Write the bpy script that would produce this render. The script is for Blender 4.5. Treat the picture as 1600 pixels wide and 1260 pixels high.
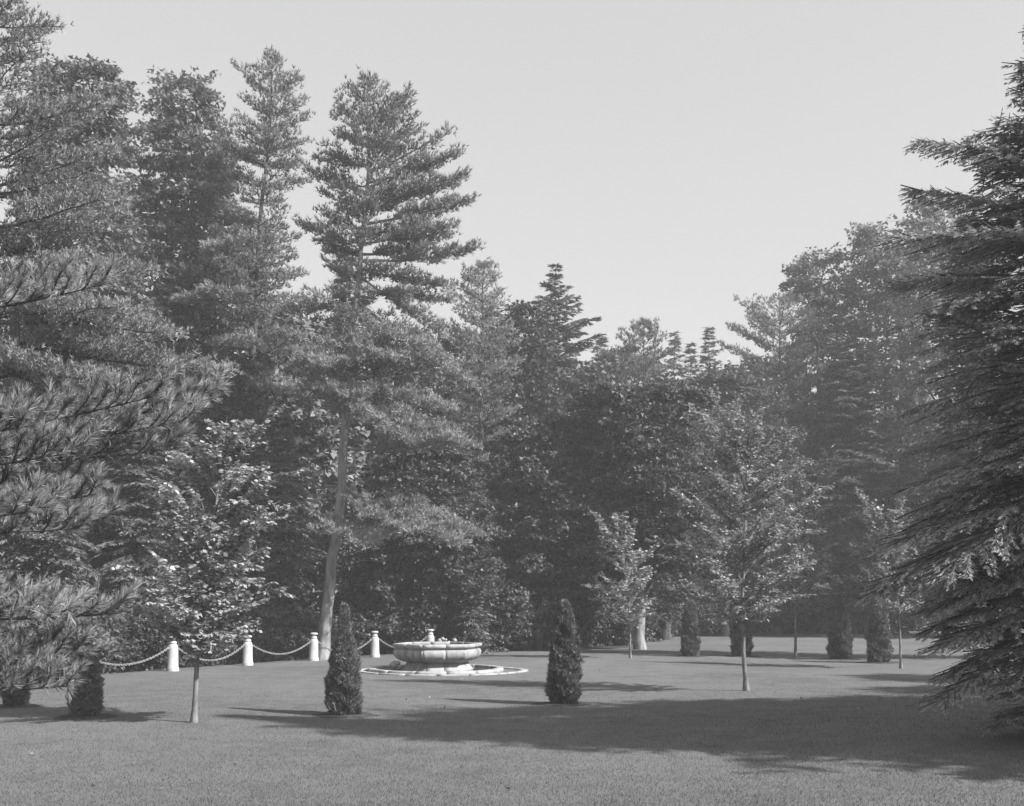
import bpy, math
import numpy as np
from mathutils import Vector

# ------------------------------------------------------------------ camera, sky, sun, exposure
for o in list(bpy.data.objects):
    bpy.data.objects.remove(o, do_unlink=True)
S = bpy.context.scene
C = S.collection
F, HOR, CX, EYE = 1700.0, 940.0, 800.0, 2.0      # focal length and horizon of the plate, in its pixels

cam = bpy.data.cameras.new('camera')
cam.sensor_width = 36.0
cam.lens = F / 1600 * 36
cam.shift_y = (HOR - 630) / 1600
cam.clip_start, cam.clip_end = 0.1, 1500
co = bpy.data.objects.new('camera', cam)
C.objects.link(co)
co.location = (0, 0, EYE)
co.rotation_euler = (math.pi / 2, 0, 0)
S.camera = co

SUN_DIR = np.array([0.914, -0.406])              # towards the sun, seen from above
SUN_EL = math.radians(38)
W = bpy.data.worlds.new('World')
S.world = W
W.use_nodes = True
wn, wl = W.node_tree.nodes, W.node_tree.links
bg = wn['Background']
sky = wn.new('ShaderNodeTexSky')
sky.sky_type = 'NISHITA'
sky.sun_disc = False
sky.sun_elevation = SUN_EL
sky.sun_rotation = math.atan2(SUN_DIR[0], SUN_DIR[1])
sky.air_density, sky.dust_density, sky.ozone_density = 1.0, 1.6, 2.0
sep = wn.new('ShaderNodeSeparateColor')          # the plate is black and white and most sensitive to blue
wl.new(sky.outputs[0], sep.inputs[0])
m1 = wn.new('ShaderNodeMath'); m1.operation = 'MULTIPLY_ADD'
wl.new(sep.outputs[1], m1.inputs[0]); m1.inputs[1].default_value = 0.12
m2 = wn.new('ShaderNodeMath'); m2.operation = 'MULTIPLY'
wl.new(sep.outputs[2], m2.inputs[0]); m2.inputs[1].default_value = 0.88
wl.new(m2.outputs[0], m1.inputs[2])
m3 = wn.new('ShaderNodeMath'); m3.operation = 'MULTIPLY_ADD'     # thin even overcast over the clear sky
wl.new(m1.outputs[0], m3.inputs[0]); m3.inputs[1].default_value = 0.35; m3.inputs[2].default_value = 2.2
wl.new(m3.outputs[0], bg.inputs[0])
bg.inputs[1].default_value = 0.112

sl = bpy.data.lights.new('sun', 'SUN')
sl.energy = 5.0
sl.angle = math.radians(0.8)
so = bpy.data.objects.new('sun', sl)
C.objects.link(so)
sv = Vector((SUN_DIR[0] * math.cos(SUN_EL), SUN_DIR[1] * math.cos(SUN_EL), math.sin(SUN_EL)))
so.rotation_euler = sv.to_track_quat('Z', 'Y').to_euler()
so.location = (60, -30, 60)

S.view_settings.view_transform = 'Standard'
S.view_settings.look = 'None'
S.view_settings.gamma = 1
S.view_settings.exposure = 0.85
S.view_settings.use_curve_mapping = False
S.render.engine = 'CYCLES'
cy = S.cycles
cy.max_bounces, cy.diffuse_bounces, cy.glossy_bounces, cy.transmission_bounces = 5, 2, 2, 4
cy.volume_bounces = 1
cy.use_denoising = True
cy.caustics_reflective = cy.caustics_refractive = False

# ------------------------------------------------------------------ helpers
def gx(px, d): return (px - CX) / F * d
def gz(py, d): return EYE - (py - HOR) / F * d
def gd(py): return EYE * F / (py - HOR)          # distance of a point of flat ground seen at this row
def at(px, py, d): return np.array([gx(px, d), d, gz(py, d)])

def norm(a): return a / np.maximum(np.linalg.norm(a, axis=-1, keepdims=True), 1e-9)

EDGE = np.array([[-8.8, 14.0], [-9.6, 21.0], [-11.75, 28.0], [-10.1, 32.2], [-8.6, 35.5], [-6.9, 38.4], [-5.0, 40.6],
                 [-3.0, 42.0], [0.0, 43.0], [2.5, 44.0], [5.6, 46.5], [8.6, 60.0], [14.0, 76.0], [24, 96], [50, 110]])
def edge_side(x, y):
    """signed distance to the edge of the lawn: positive = in the woods"""
    x = np.asarray(x, float); y = np.asarray(y, float)
    best = np.full(x.shape, 1e9); sgn = np.ones(x.shape)
    for a, b in zip(EDGE[:-1], EDGE[1:]):
        ab = b - a
        t = np.clip(((x - a[0]) * ab[0] + (y - a[1]) * ab[1]) / (ab @ ab), 0, 1)
        dx, dy = x - a[0] - t * ab[0], y - a[1] - t * ab[1]
        dd = np.hypot(dx, dy)
        s = ab[0] * dy - ab[1] * dx
        m = dd < best
        best = np.where(m, dd, best); sgn = np.where(m, np.sign(s), sgn)
    return best * sgn
def ground_z(x, y):
    x = np.asarray(x, float); y = np.asarray(y, float)
    e = edge_side(x, y)
    k = np.clip((-2.5 - x) / 3.0, 0, 1) * np.clip((55 - y) / 10, 0, 1)
    drop = -1.3 * k * np.clip((e - 0.35) / 4.0, 0, 1) ** 1.3
    roll = 0.045 * np.sin(x * 0.35 + 1.0) * np.sin(y * 0.22) * np.clip((np.hypot(x, y - 5) - 6) / 10, 0, 1) * np.clip((np.hypot(x + 2, y - 31.3) - 3) / 5, 0, 1)
    swell = 0.34 * np.clip((x + 1) / 9, 0, 1) ** 2 * (3 - 2 * np.clip((x + 1) / 9, 0, 1)) * np.exp(-((y - 16.0) / 5.0) ** 2)
    return drop + roll + swell

def mesh_np(name, V, faces_sizes, idx, mat, val=None, smooth=False):
    me = bpy.data.meshes.new(name)
    V = np.ascontiguousarray(V, np.float32)
    me.vertices.add(len(V)); me.vertices.foreach_set('co', V.ravel())
    me.loops.add(len(idx)); me.loops.foreach_set('vertex_index', np.asarray(idx, np.int32))
    n = len(faces_sizes)
    me.polygons.add(n)
    st = np.concatenate([[0], np.cumsum(faces_sizes)[:-1]]).astype(np.int32)
    me.polygons.foreach_set('loop_start', st)
    if val is not None:
        a = me.attributes.new('v', 'FLOAT', 'FACE')
        a.data.foreach_set('value', np.ascontiguousarray(val, np.float32))
    if smooth:
        me.polygons.foreach_set('use_smooth', np.ones(n, bool))
    me.materials.append(mat)
    me.update(calc_edges=True)
    return me

class Acc:
    """collects faces, becomes ONE mesh"""
    def __init__(s): s.V = []; s.I = []; s.S = []; s.A = []; s.n = 0
    def add(s, V, I, sizes, val=None):
        V = np.asarray(V, float).reshape(-1, 3)
        s.V.append(V); s.I.append(np.asarray(I).ravel() + s.n); s.S.append(np.asarray(sizes).ravel()); s.n += len(V)
        s.A.append(np.asarray(val, float) if val is not None else np.full(len(s.S[-1]), 0.5))
    def tris(s, V3, val=None):                   # (N,3,3)
        N = len(V3)
        s.add(V3.reshape(-1, 3), np.arange(3 * N), np.full(N, 3), val)
    def quads(s, V4, val=None):
        N = len(V4)
        s.add(V4.reshape(-1, 3), np.arange(4 * N), np.full(N, 4), val)
    def tube(s, pts, rad, n=8, cap=True, val=0.5):
        P = np.asarray(pts, float); R = np.asarray(rad, float)
        m = len(P)
        T = np.gradient(P, axis=0); T = norm(T)
        ref = np.array([0.0, 0, 1]) if abs(T[0][2]) < 0.9 else np.array([1.0, 0, 0])
        A = norm(np.cross(T, ref)); B = np.cross(T, A)
        th = np.arange(n) * 2 * math.pi / n
        V = P[:, None] + R[:, None, None] * (A[:, None] * np.cos(th)[None, :, None] + B[:, None] * np.sin(th)[None, :, None])
        i = np.arange(m - 1)[:, None] * n; j = np.arange(n)[None]
        k = (j + 1) % n
        Q = np.stack([i + j, i + k, i + n + k, i + n + j], -1).reshape(-1, 4)
        s.add(V.reshape(-1, 3), Q.ravel(), np.full(len(Q), 4), np.full(len(Q), val))
        if cap:
            s.add(V[-1], np.arange(n), [n], [val])
            s.add(V[0][::-1], np.arange(n), [n], [val])
    def segs(s, P0, P1, r0, r1, n=3, val=0.5):
        P0 = np.asarray(P0, float); P1 = np.asarray(P1, float)
        if not len(P0): return
        T = norm(P1 - P0)
        if n == 1:                                # a thin twig: one narrow blade
            A = norm(np.cross(T, np.random.default_rng(len(P0)).normal(0, 1, P0.shape)))
            r0 = np.broadcast_to(r0, len(P0))[:, None]; r1 = np.broadcast_to(r1, len(P0))[:, None]
            s.quads(np.stack([P0 - A * r0, P0 + A * r0, P1 + A * r1, P1 - A * r1], 1), np.full(len(P0), val)); return
        ref = np.where(np.abs(T[:, 2:3]) < 0.9, np.array([[0., 0, 1]]), np.array([[1., 0, 0]]))
        A = norm(np.cross(T, ref)); B = np.cross(T, A)
        r0 = np.broadcast_to(r0, len(P0))[:, None]; r1 = np.broadcast_to(r1, len(P0))[:, None]
        ring0 = [P0 + r0 * (A * math.cos(a) + B * math.sin(a)) for a in np.arange(n) * 2 * math.pi / n]
        ring1 = [P1 + r1 * (A * math.cos(a) + B * math.sin(a)) for a in np.arange(n) * 2 * math.pi / n]
        for j in range(n):
            k = (j + 1) % n
            s.quads(np.stack([ring0[j], ring0[k], ring1[k], ring1[j]], 1), np.full(len(P0), val))
    def mesh(s, name, mat, smooth=False):
        if not s.V: return None
        return mesh_np(name, np.concatenate(s.V), np.concatenate(s.S), np.concatenate(s.I), mat, np.concatenate(s.A), smooth)

def link(name, me, parent=None, loc=(0, 0, 0)):
    o = bpy.data.objects.new(name, me)
    C.objects.link(o)
    o.location = loc
    if parent is not None: o.parent = parent
    return o
def tag(o, label=None, cat=None, group=None, kind=None):
    if label: o['label'] = label
    if cat: o['category'] = cat
    if group: o['group'] = group
    if kind: o['kind'] = kind
    return o
def thing(name, label, cat, loc, group=None):
    o = link(name, None, None, loc); o.empty_display_size = 0.2
    return tag(o, label, cat, group)
def copy_thing(root, loc, rz, sc, label, group=None, name=None):
    r = root.copy(); C.objects.link(r)
    r.location = loc; r.rotation_euler = (0, 0, rz); r.scale = sc
    r['label'] = label
    if group: r['group'] = group
    if name: r.name = name
    for ch in list(root.children):
        c = ch.copy(); C.objects.link(c); c.parent = r
    return r

# ------------------------------------------------------------------ materials (all greys: the place is seen in black and white)
def grey(v): return (v, v, v, 1)
def leaf_mat(name, lo, hi, trans=0.3, rough=0.6, spec=0.25):
    m = bpy.data.materials.new(name); m.use_nodes = True
    n, l = m.node_tree.nodes, m.node_tree.links
    n.clear()
    out = n.new('ShaderNodeOutputMaterial')
    at_ = n.new('ShaderNodeAttribute'); at_.attribute_name = 'v'
    oi = n.new('ShaderNodeObjectInfo')
    mr = n.new('ShaderNodeMapRange'); mr.inputs[3].default_value = lo; mr.inputs[4].default_value = hi
    l.new(at_.outputs['Fac'], mr.inputs[0])
    mo = n.new('ShaderNodeMapRange'); mo.inputs[3].default_value = 0.85; mo.inputs[4].default_value = 1.15
    l.new(oi.outputs['Random'], mo.inputs[0])
    mu = n.new('ShaderNodeMath'); mu.operation = 'MULTIPLY'
    l.new(mr.outputs[0], mu.inputs[0]); l.new(mo.outputs[0], mu.inputs[1])
    cc = n.new('ShaderNodeCombineColor')
    for k in range(3): l.new(mu.outputs[0], cc.inputs[k])
    p = n.new('ShaderNodeBsdfPrincipled')
    l.new(cc.outputs[0], p.inputs['Base Color'])
    p.inputs['Roughness'].default_value = rough
    p.inputs['Specular IOR Level'].default_value = spec
    t = n.new('ShaderNodeBsdfTranslucent'); l.new(cc.outputs[0], t.inputs[0])
    mx = n.new('ShaderNodeMixShader'); mx.inputs[0].default_value = trans
    l.new(p.outputs[0], mx.inputs[1]); l.new(t.outputs[0], mx.inputs[2])
    l.new(mx.outputs[0], out.inputs[0])
    return m
def noise_mat(name, a, b, scale, rough=0.9, bump=0.0, bscale=None, detail=8, stretch=(1, 1, 1), spec=0.2, p0=0.35, p1=0.65, dist=0.02):
    m = bpy.data.materials.new(name); m.use_nodes = True
    n, l = m.node_tree.nodes, m.node_tree.links
    p = n['Principled BSDF']
    tc = n.new('ShaderNodeTexCoord'); mp = n.new('ShaderNodeMapping'); mp.inputs['Scale'].default_value = stretch
    l.new(tc.outputs['Object'], mp.inputs[0])
    no = n.new('ShaderNodeTexNoise'); no.inputs['Scale'].default_value = scale; no.inputs['Detail'].default_value = detail
    l.new(mp.outputs[0], no.inputs[0])
    r = n.new('ShaderNodeValToRGB')
    r.color_ramp.elements[0].position = p0; r.color_ramp.elements[0].color = grey(a)
    r.color_ramp.elements[1].position = p1; r.color_ramp.elements[1].color = grey(b)
    l.new(no.outputs[0], r.inputs[0]); l.new(r.outputs[0], p.inputs['Base Color'])
    p.inputs['Roughness'].default_value = rough
    p.inputs['Specular IOR Level'].default_value = spec
    if bump:
        nb = n.new('ShaderNodeTexNoise'); nb.inputs['Scale'].default_value = bscale or scale * 3; nb.inputs['Detail'].default_value = 6
        l.new(mp.outputs[0], nb.inputs[0])
        bp = n.new('ShaderNodeBump'); bp.inputs['Strength'].default_value = bump; bp.inputs['Distance'].default_value = dist
        l.new(nb.outputs[0], bp.inputs['Height']); l.new(bp.outputs[0], p.inputs['Normal'])
    return m

M = {}
M['pine'] = leaf_mat('pine_needles', 0.12, 0.36, 0.25, 0.55)
M['near_pine'] = leaf_mat('near_pine_needles', 0.12, 0.44, 0.25, 0.5)
M['hemlock'] = leaf_mat('hemlock_needles', 0.04, 0.25, 0.2, 0.6)
M['dark_hemlock'] = leaf_mat('near_hemlock_needles', 0.11, 0.40, 0.28, 0.6)
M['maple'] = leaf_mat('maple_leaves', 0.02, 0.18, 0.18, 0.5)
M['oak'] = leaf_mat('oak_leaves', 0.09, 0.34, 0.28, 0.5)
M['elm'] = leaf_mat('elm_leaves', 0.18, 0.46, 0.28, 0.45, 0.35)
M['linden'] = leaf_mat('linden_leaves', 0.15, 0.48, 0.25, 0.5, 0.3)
M['cedar'] = leaf_mat('arborvitae_sprays', 0.07, 0.32, 0.15, 0.6)
M['bark'] = noise_mat('bark', 0.035, 0.10, 5, 0.95, 0.8, 18, stretch=(1, 1, 0.25))
M['pale_bark'] = noise_mat('pale_bark', 0.15, 0.32, 6, 0.95, 0.7, 18, stretch=(1, 1, 0.3))
M['young_bark'] = noise_mat('young_bark', 0.10, 0.24, 14, 0.9, 0.5, 40, stretch=(1, 1, 0.3))
M['paint'] = noise_mat('white_painted_post', 0.36, 0.46, 3, 0.6, 0.15, 30, p0=0.3, p1=0.5, dist=0.004)
M['chain'] = noise_mat('galvanised_chain', 0.22, 0.42, 20, 0.5)
M['soil'] = noise_mat('bare_soil', 0.03, 0.08, 8, 1.0, 1.0, 30)
M['litter'] = noise_mat('woodland_floor', 0.03, 0.08, 3, 1.0, 1.0, 20)
M['grassblade'] = leaf_mat('grass_blades', 0.07, 0.17, 0.3, 0.6)

M['fallen'] = leaf_mat('fallen_leaves', 0.10, 0.28, 0.1, 0.7)

def lawn_material():
    m = bpy.data.materials.new('mown_lawn'); m.use_nodes = True
    n, l = m.node_tree.nodes, m.node_tree.links
    p = n['Principled BSDF']; tc = n.new('ShaderNodeTexCoord')
    def noise(scale, detail, rough=0.5, st=(1, 1, 1)):
        mp = n.new('ShaderNodeMapping'); mp.inputs['Scale'].default_value = st
        l.new(tc.outputs['Object'], mp.inputs[0])
        q = n.new('ShaderNodeTexNoise'); q.inputs['Scale'].default_value = scale; q.inputs['Detail'].default_value = detail
        q.inputs['Roughness'].default_value = rough
        l.new(mp.outputs[0], q.inputs[0]); return q.outputs[0]
    big, mid, fine = noise(0.22, 5), noise(1.4, 7, 0.68), noise(38, 3, 0.7)
    def mth(op, a, b):
        q = n.new('ShaderNodeMath'); q.operation = op
        for k, x in enumerate((a, b)):
            if isinstance(x, (int, float)): q.inputs[k].default_value = x
            else: l.new(x, q.inputs[k])
        return q.outputs[0]
    s = mth('ADD', mth('ADD', mth('MULTIPLY', big, 0.40), mth('MULTIPLY', mid, 0.50)), mth('MULTIPLY', fine, 0.55))
    r = n.new('ShaderNodeValToRGB')
    r.color_ramp.elements[0].position = 0.47; r.color_ramp.elements[0].color = grey(0.062)
    r.color_ramp.elements[1].position = 0.77; r.color_ramp.elements[1].color = grey(0.168)
    l.new(s, r.inputs[0])
    l.new(r.outputs[0], p.inputs['Base Color'])
    p.inputs['Roughness'].default_value = 0.9; p.inputs['Specular IOR Level'].default_value = 0.15
    bp = n.new('ShaderNodeBump'); bp.inputs['Strength'].default_value = 0.8; bp.inputs['Distance'].default_value = 0.03
    l.new(mth('ADD', fine, mth('MULTIPLY', mid, 0.5)), bp.inputs['Height']); l.new(bp.outputs[0], p.inputs['Normal'])
    return m
M['lawn'] = lawn_material()

def marble_material():
    """weathered pale stone with dark vertical runs and grime patches"""
    m = bpy.data.materials.new('weathered_stone'); m.use_nodes = True
    n, l = m.node_tree.nodes, m.node_tree.links
    p = n['Principled BSDF']; tc = n.new('ShaderNodeTexCoord')
    def noise(scale, st, detail=6):
        mp = n.new('ShaderNodeMapping'); mp.inputs['Scale'].default_value = st
        l.new(tc.outputs['Object'], mp.inputs[0])
        q = n.new('ShaderNodeTexNoise'); q.inputs['Scale'].default_value = scale; q.inputs['Detail'].default_value = detail
        l.new(mp.outputs[0], q.inputs[0]); return q.outputs[0]
    runs = noise(4.5, (1, 1, 0.18)); blot = noise(2.3, (1, 1, 1)); fin = noise(26, (1, 1, 1))
    def ramp(x, a, b, p0, p1):
        r = n.new('ShaderNodeValToRGB')
        r.color_ramp.elements[0].position = p0; r.color_ramp.elements[0].color = grey(a)
        r.color_ramp.elements[1].position = p1; r.color_ramp.elements[1].color = grey(b)
        l.new(x, r.inputs[0]); return r.outputs[0]
    def mul(a, b):
        q = n.new('ShaderNodeMix'); q.data_type = 'RGBA'; q.blend_type = 'MULTIPLY'; q.inputs[0].default_value = 1
        l.new(a, q.inputs[6]); l.new(b, q.inputs[7]); return q.outputs[2]
    c = mul(mul(ramp(runs, 0.62, 1.0, 0.34, 0.46), ramp(blot, 0.7, 1.0, 0.36, 0.5)), ramp(fin, 0.29, 0.39, 0.3, 0.6))
    l.new(c, p.inputs['Base Color'])
    p.inputs['Roughness'].default_value = 0.75
    bp = n.new('ShaderNodeBump'); bp.inputs['Strength'].default_value = 0.3; bp.inputs['Distance'].default_value = 0.01
    l.new(fin, bp.inputs['Height']); l.new(bp.outputs[0], p.inputs['Normal'])
    return m
M['stone'] = marble_material()
def water_material():
    m = bpy.data.materials.new('dark_water'); m.use_nodes = True
    n, l = m.node_tree.nodes, m.node_tree.links
    p = n['Principled BSDF']
    p.inputs['Base Color'].default_value = grey(0.03); p.inputs['Roughness'].default_value = 0.06
    p.inputs['IOR'].default_value = 1.33
    q = n.new('ShaderNodeTexNoise'); q.inputs['Scale'].default_value = 6
    tc = n.new('ShaderNodeTexCoord'); l.new(tc.outputs['Object'], q.inputs[0])
    bp = n.new('ShaderNodeBump'); bp.inputs['Strength'].default_value = 0.1; bp.inputs['Distance'].default_value = 0.02
    l.new(q.outputs[0], bp.inputs['Height']); l.new(bp.outputs[0], p.inputs['Normal'])
    return m
M['water'] = water_material()

# ------------------------------------------------------------------ ground
def build_ground():
    xs = np.concatenate([np.linspace(-140, -30, 30)[:-1], np.linspace(-30, 30, 91), np.linspace(30, 140, 30)[1:]])
    ys = np.concatenate([np.linspace(-60, 4, 14)[:-1], np.linspace(4, 70, 100), np.linspace(70, 170, 30)[1:]])
    X, Y = np.meshgrid(xs, ys)
    V = np.stack([X, Y, ground_z(X, Y)], -1).reshape(-1, 3)
    nx, ny = len(xs), len(ys)
    i = np.arange(ny - 1)[:, None] * nx + np.arange(nx - 1)[None]
    Q = np.stack([i, i + 1, i + nx + 1, i + nx], -1).reshape(-1, 4)
    me = mesh_np('ground', V, np.full(len(Q), 4), Q.ravel(), M['lawn'], smooth=True)
    me.materials.append(M['litter'])
    cen = V[Q].mean(1)
    e = edge_side(cen[:, 0], cen[:, 1])
    me.polygons.foreach_set('material_index', (e > 0.7).astype(np.int32))
    tag(link('lawn', me), kind='structure')
build_ground()

def build_grass():
    r = np.random.default_rng(5)
    a = Acc()
    n = 190000
    u = r.uniform(0, 1, n); y0, y1 = 9.8, 30.0
    y = y0 * (y1 / y0) ** (u ** 1.25)
    x = r.uniform(-0.5, 0.5, n) * y * 1.02
    keep = (edge_side(x, y) < 0.3)
    x, y = x[keep], y[keep]; n = len(x)
    P = np.stack([x, y, ground_z(x, y) - 0.004], -1)
    h = (0.036 * (1 - (y - y0) / (y1 - y0) * .6))[:, None]; w = (0.0065 + (y - y0) * .0002)[:, None]
    th = r.uniform(0, 2 * math.pi, n)
    b = np.stack([np.cos(th), np.sin(th), 0 * th], -1) * w / 2
    tip = P + np.stack([r.normal(0, .45, n), r.normal(0, .45, n), r.uniform(.5, 1.1, n)], -1) * h
    a.tris(np.stack([P - b, P + b, tip], 1), r.uniform(0, 1, n) ** 1.2)
    tag(link('grass', a.mesh('grass', M['grassblade'])), 'short mown grass blades covering the lawn nearest the camera', 'grass', kind='stuff')
build_grass()
def build_fallen():
    r = np.random.default_rng(8); a = Acc(); n = 260
    y = r.uniform(11, 48, n); x = r.uniform(-.5, .5, n) * y
    k = edge_side(x, y) < -.2; x, y = x[k], y[k]; n = len(x)
    P = np.stack([x, y, ground_z(x, y) + .03], -1)
    d = norm(r.normal(0, 1, (n, 3)) * [1, 1, .25]); b = norm(np.cross(d, norm(np.array([0, 0, 1.]) + r.normal(0, .4, (n, 3)))))
    L = r.uniform(.03, .07, (n, 1))
    a.quads(np.stack([P, P + d * L * .5 + b * L * .35, P + d * L, P + d * L * .5 - b * L * .35], 1), r.uniform(0, 1, n))
    tag(link('fallen_leaves', a.mesh('fallen_leaves', M['fallen'])), 'scattered small pale fallen leaves on the lawn', 'leaves', kind='stuff')
build_fallen()

# ------------------------------------------------------------------ foliage primitives
def needles(acc, r, P, D, k, length, width, spread, up=0.0, val=None):
    P = np.repeat(P, k, 0); D = np.repeat(D, k, 0); n = len(P)
    d = norm(D + r.normal(0, spread, (n, 3)) + np.array([0, 0, up]))
    s = norm(np.cross(d, r.normal(0, 1, (n, 3)))) * (width / 2)
    L = length * r.uniform(.75, 1.15, (n, 1))
    v = r.uniform(0, 1, n) if val is None else np.clip(np.repeat(val, k) + r.normal(0, .12, n), 0, 1)
    acc.tris(np.stack([P - s, P + s, P + d * L], 1), v)
def leaves(acc, r, P, D, L, Wd, tilt=0.5, droop=0.15, jit=0.5, quad=True, val=None):
    n = len(P)
    a = norm(D + r.normal(0, jit, (n, 3)) - np.array([0, 0, droop]))
    nn = norm(np.array([0, 0, 1.0]) + r.normal(0, tilt, (n, 3)))
    b = norm(np.cross(nn, a))
    l = L * r.uniform(.65, 1.2, (n, 1)); w = Wd * r.uniform(.7, 1.15, (n, 1))
    v = r.uniform(0, 1, n) if val is None else np.clip(val + r.normal(0, .15, n), 0, 1)
    if quad: acc.quads(np.stack([P, P + a * l * .45 + b * w / 2, P + a * l, P + a * l * .45 - b * w / 2], 1), v)
    else: acc.tris(np.stack([P - b * w / 2, P + b * w / 2, P + a * l], 1), v)

def interp_path(pts, n):
    P = np.asarray(pts, float)
    t = np.concatenate([[0], np.cumsum(np.linalg.norm(np.diff(P, axis=0), axis=1))]); t /= t[-1]
    u = np.linspace(0, 1, n)
    return np.stack([np.interp(u, t, P[:, k]) for k in range(3)], -1)

class Env:
    """crown outline: rows (height, reach to the left, reach to the right) in metres, read off the plate at the tree's distance"""
    def __init__(s, rows, r, depth=0.85, lump=0.15):
        R = sorted(rows); s.z = np.array([q[0] for q in R]); s.l = np.array([q[1] for q in R]); s.r = np.array([q[2] for q in R])
        s.depth = depth; s.lump = lump; s.ph = r.uniform(0, 6.28, 6)
    def __call__(s, z, phi):
        l = np.interp(z, s.z, s.l); rr = np.interp(z, s.z, s.r)
        c = np.cos(phi); m = (l + rr) / 2 * s.depth
        base = np.where(c > 0, rr, l)
        e = np.sqrt((base * c) ** 2 + (m * np.sin(phi)) ** 2)
        lu = 1 + s.lump * (np.sin(3 * phi + s.ph[0] + z * .9) + np.sin(5 * phi + s.ph[1] - z * 1.7)) * .6
        return e * lu

def px_rows(d, rows):                            # (row in the plate, left px, right px) -> metres
    return [(gz(py, d), l / F * d, q / F * d) for (py, l, q) in rows]
def px_path(d, pts, z0):
    """trunk line, relative to its foot"""
    P = [at(px, py, d) for (px, py) in pts]
    foot = np.array([P[0][0], d, z0])
    return foot, np.array([p - foot for p in P])

def trunk_at(path, z):
    return np.stack([np.interp(z, path[:, 2], path[:, k]) for k in range(3)], -1)

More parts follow.
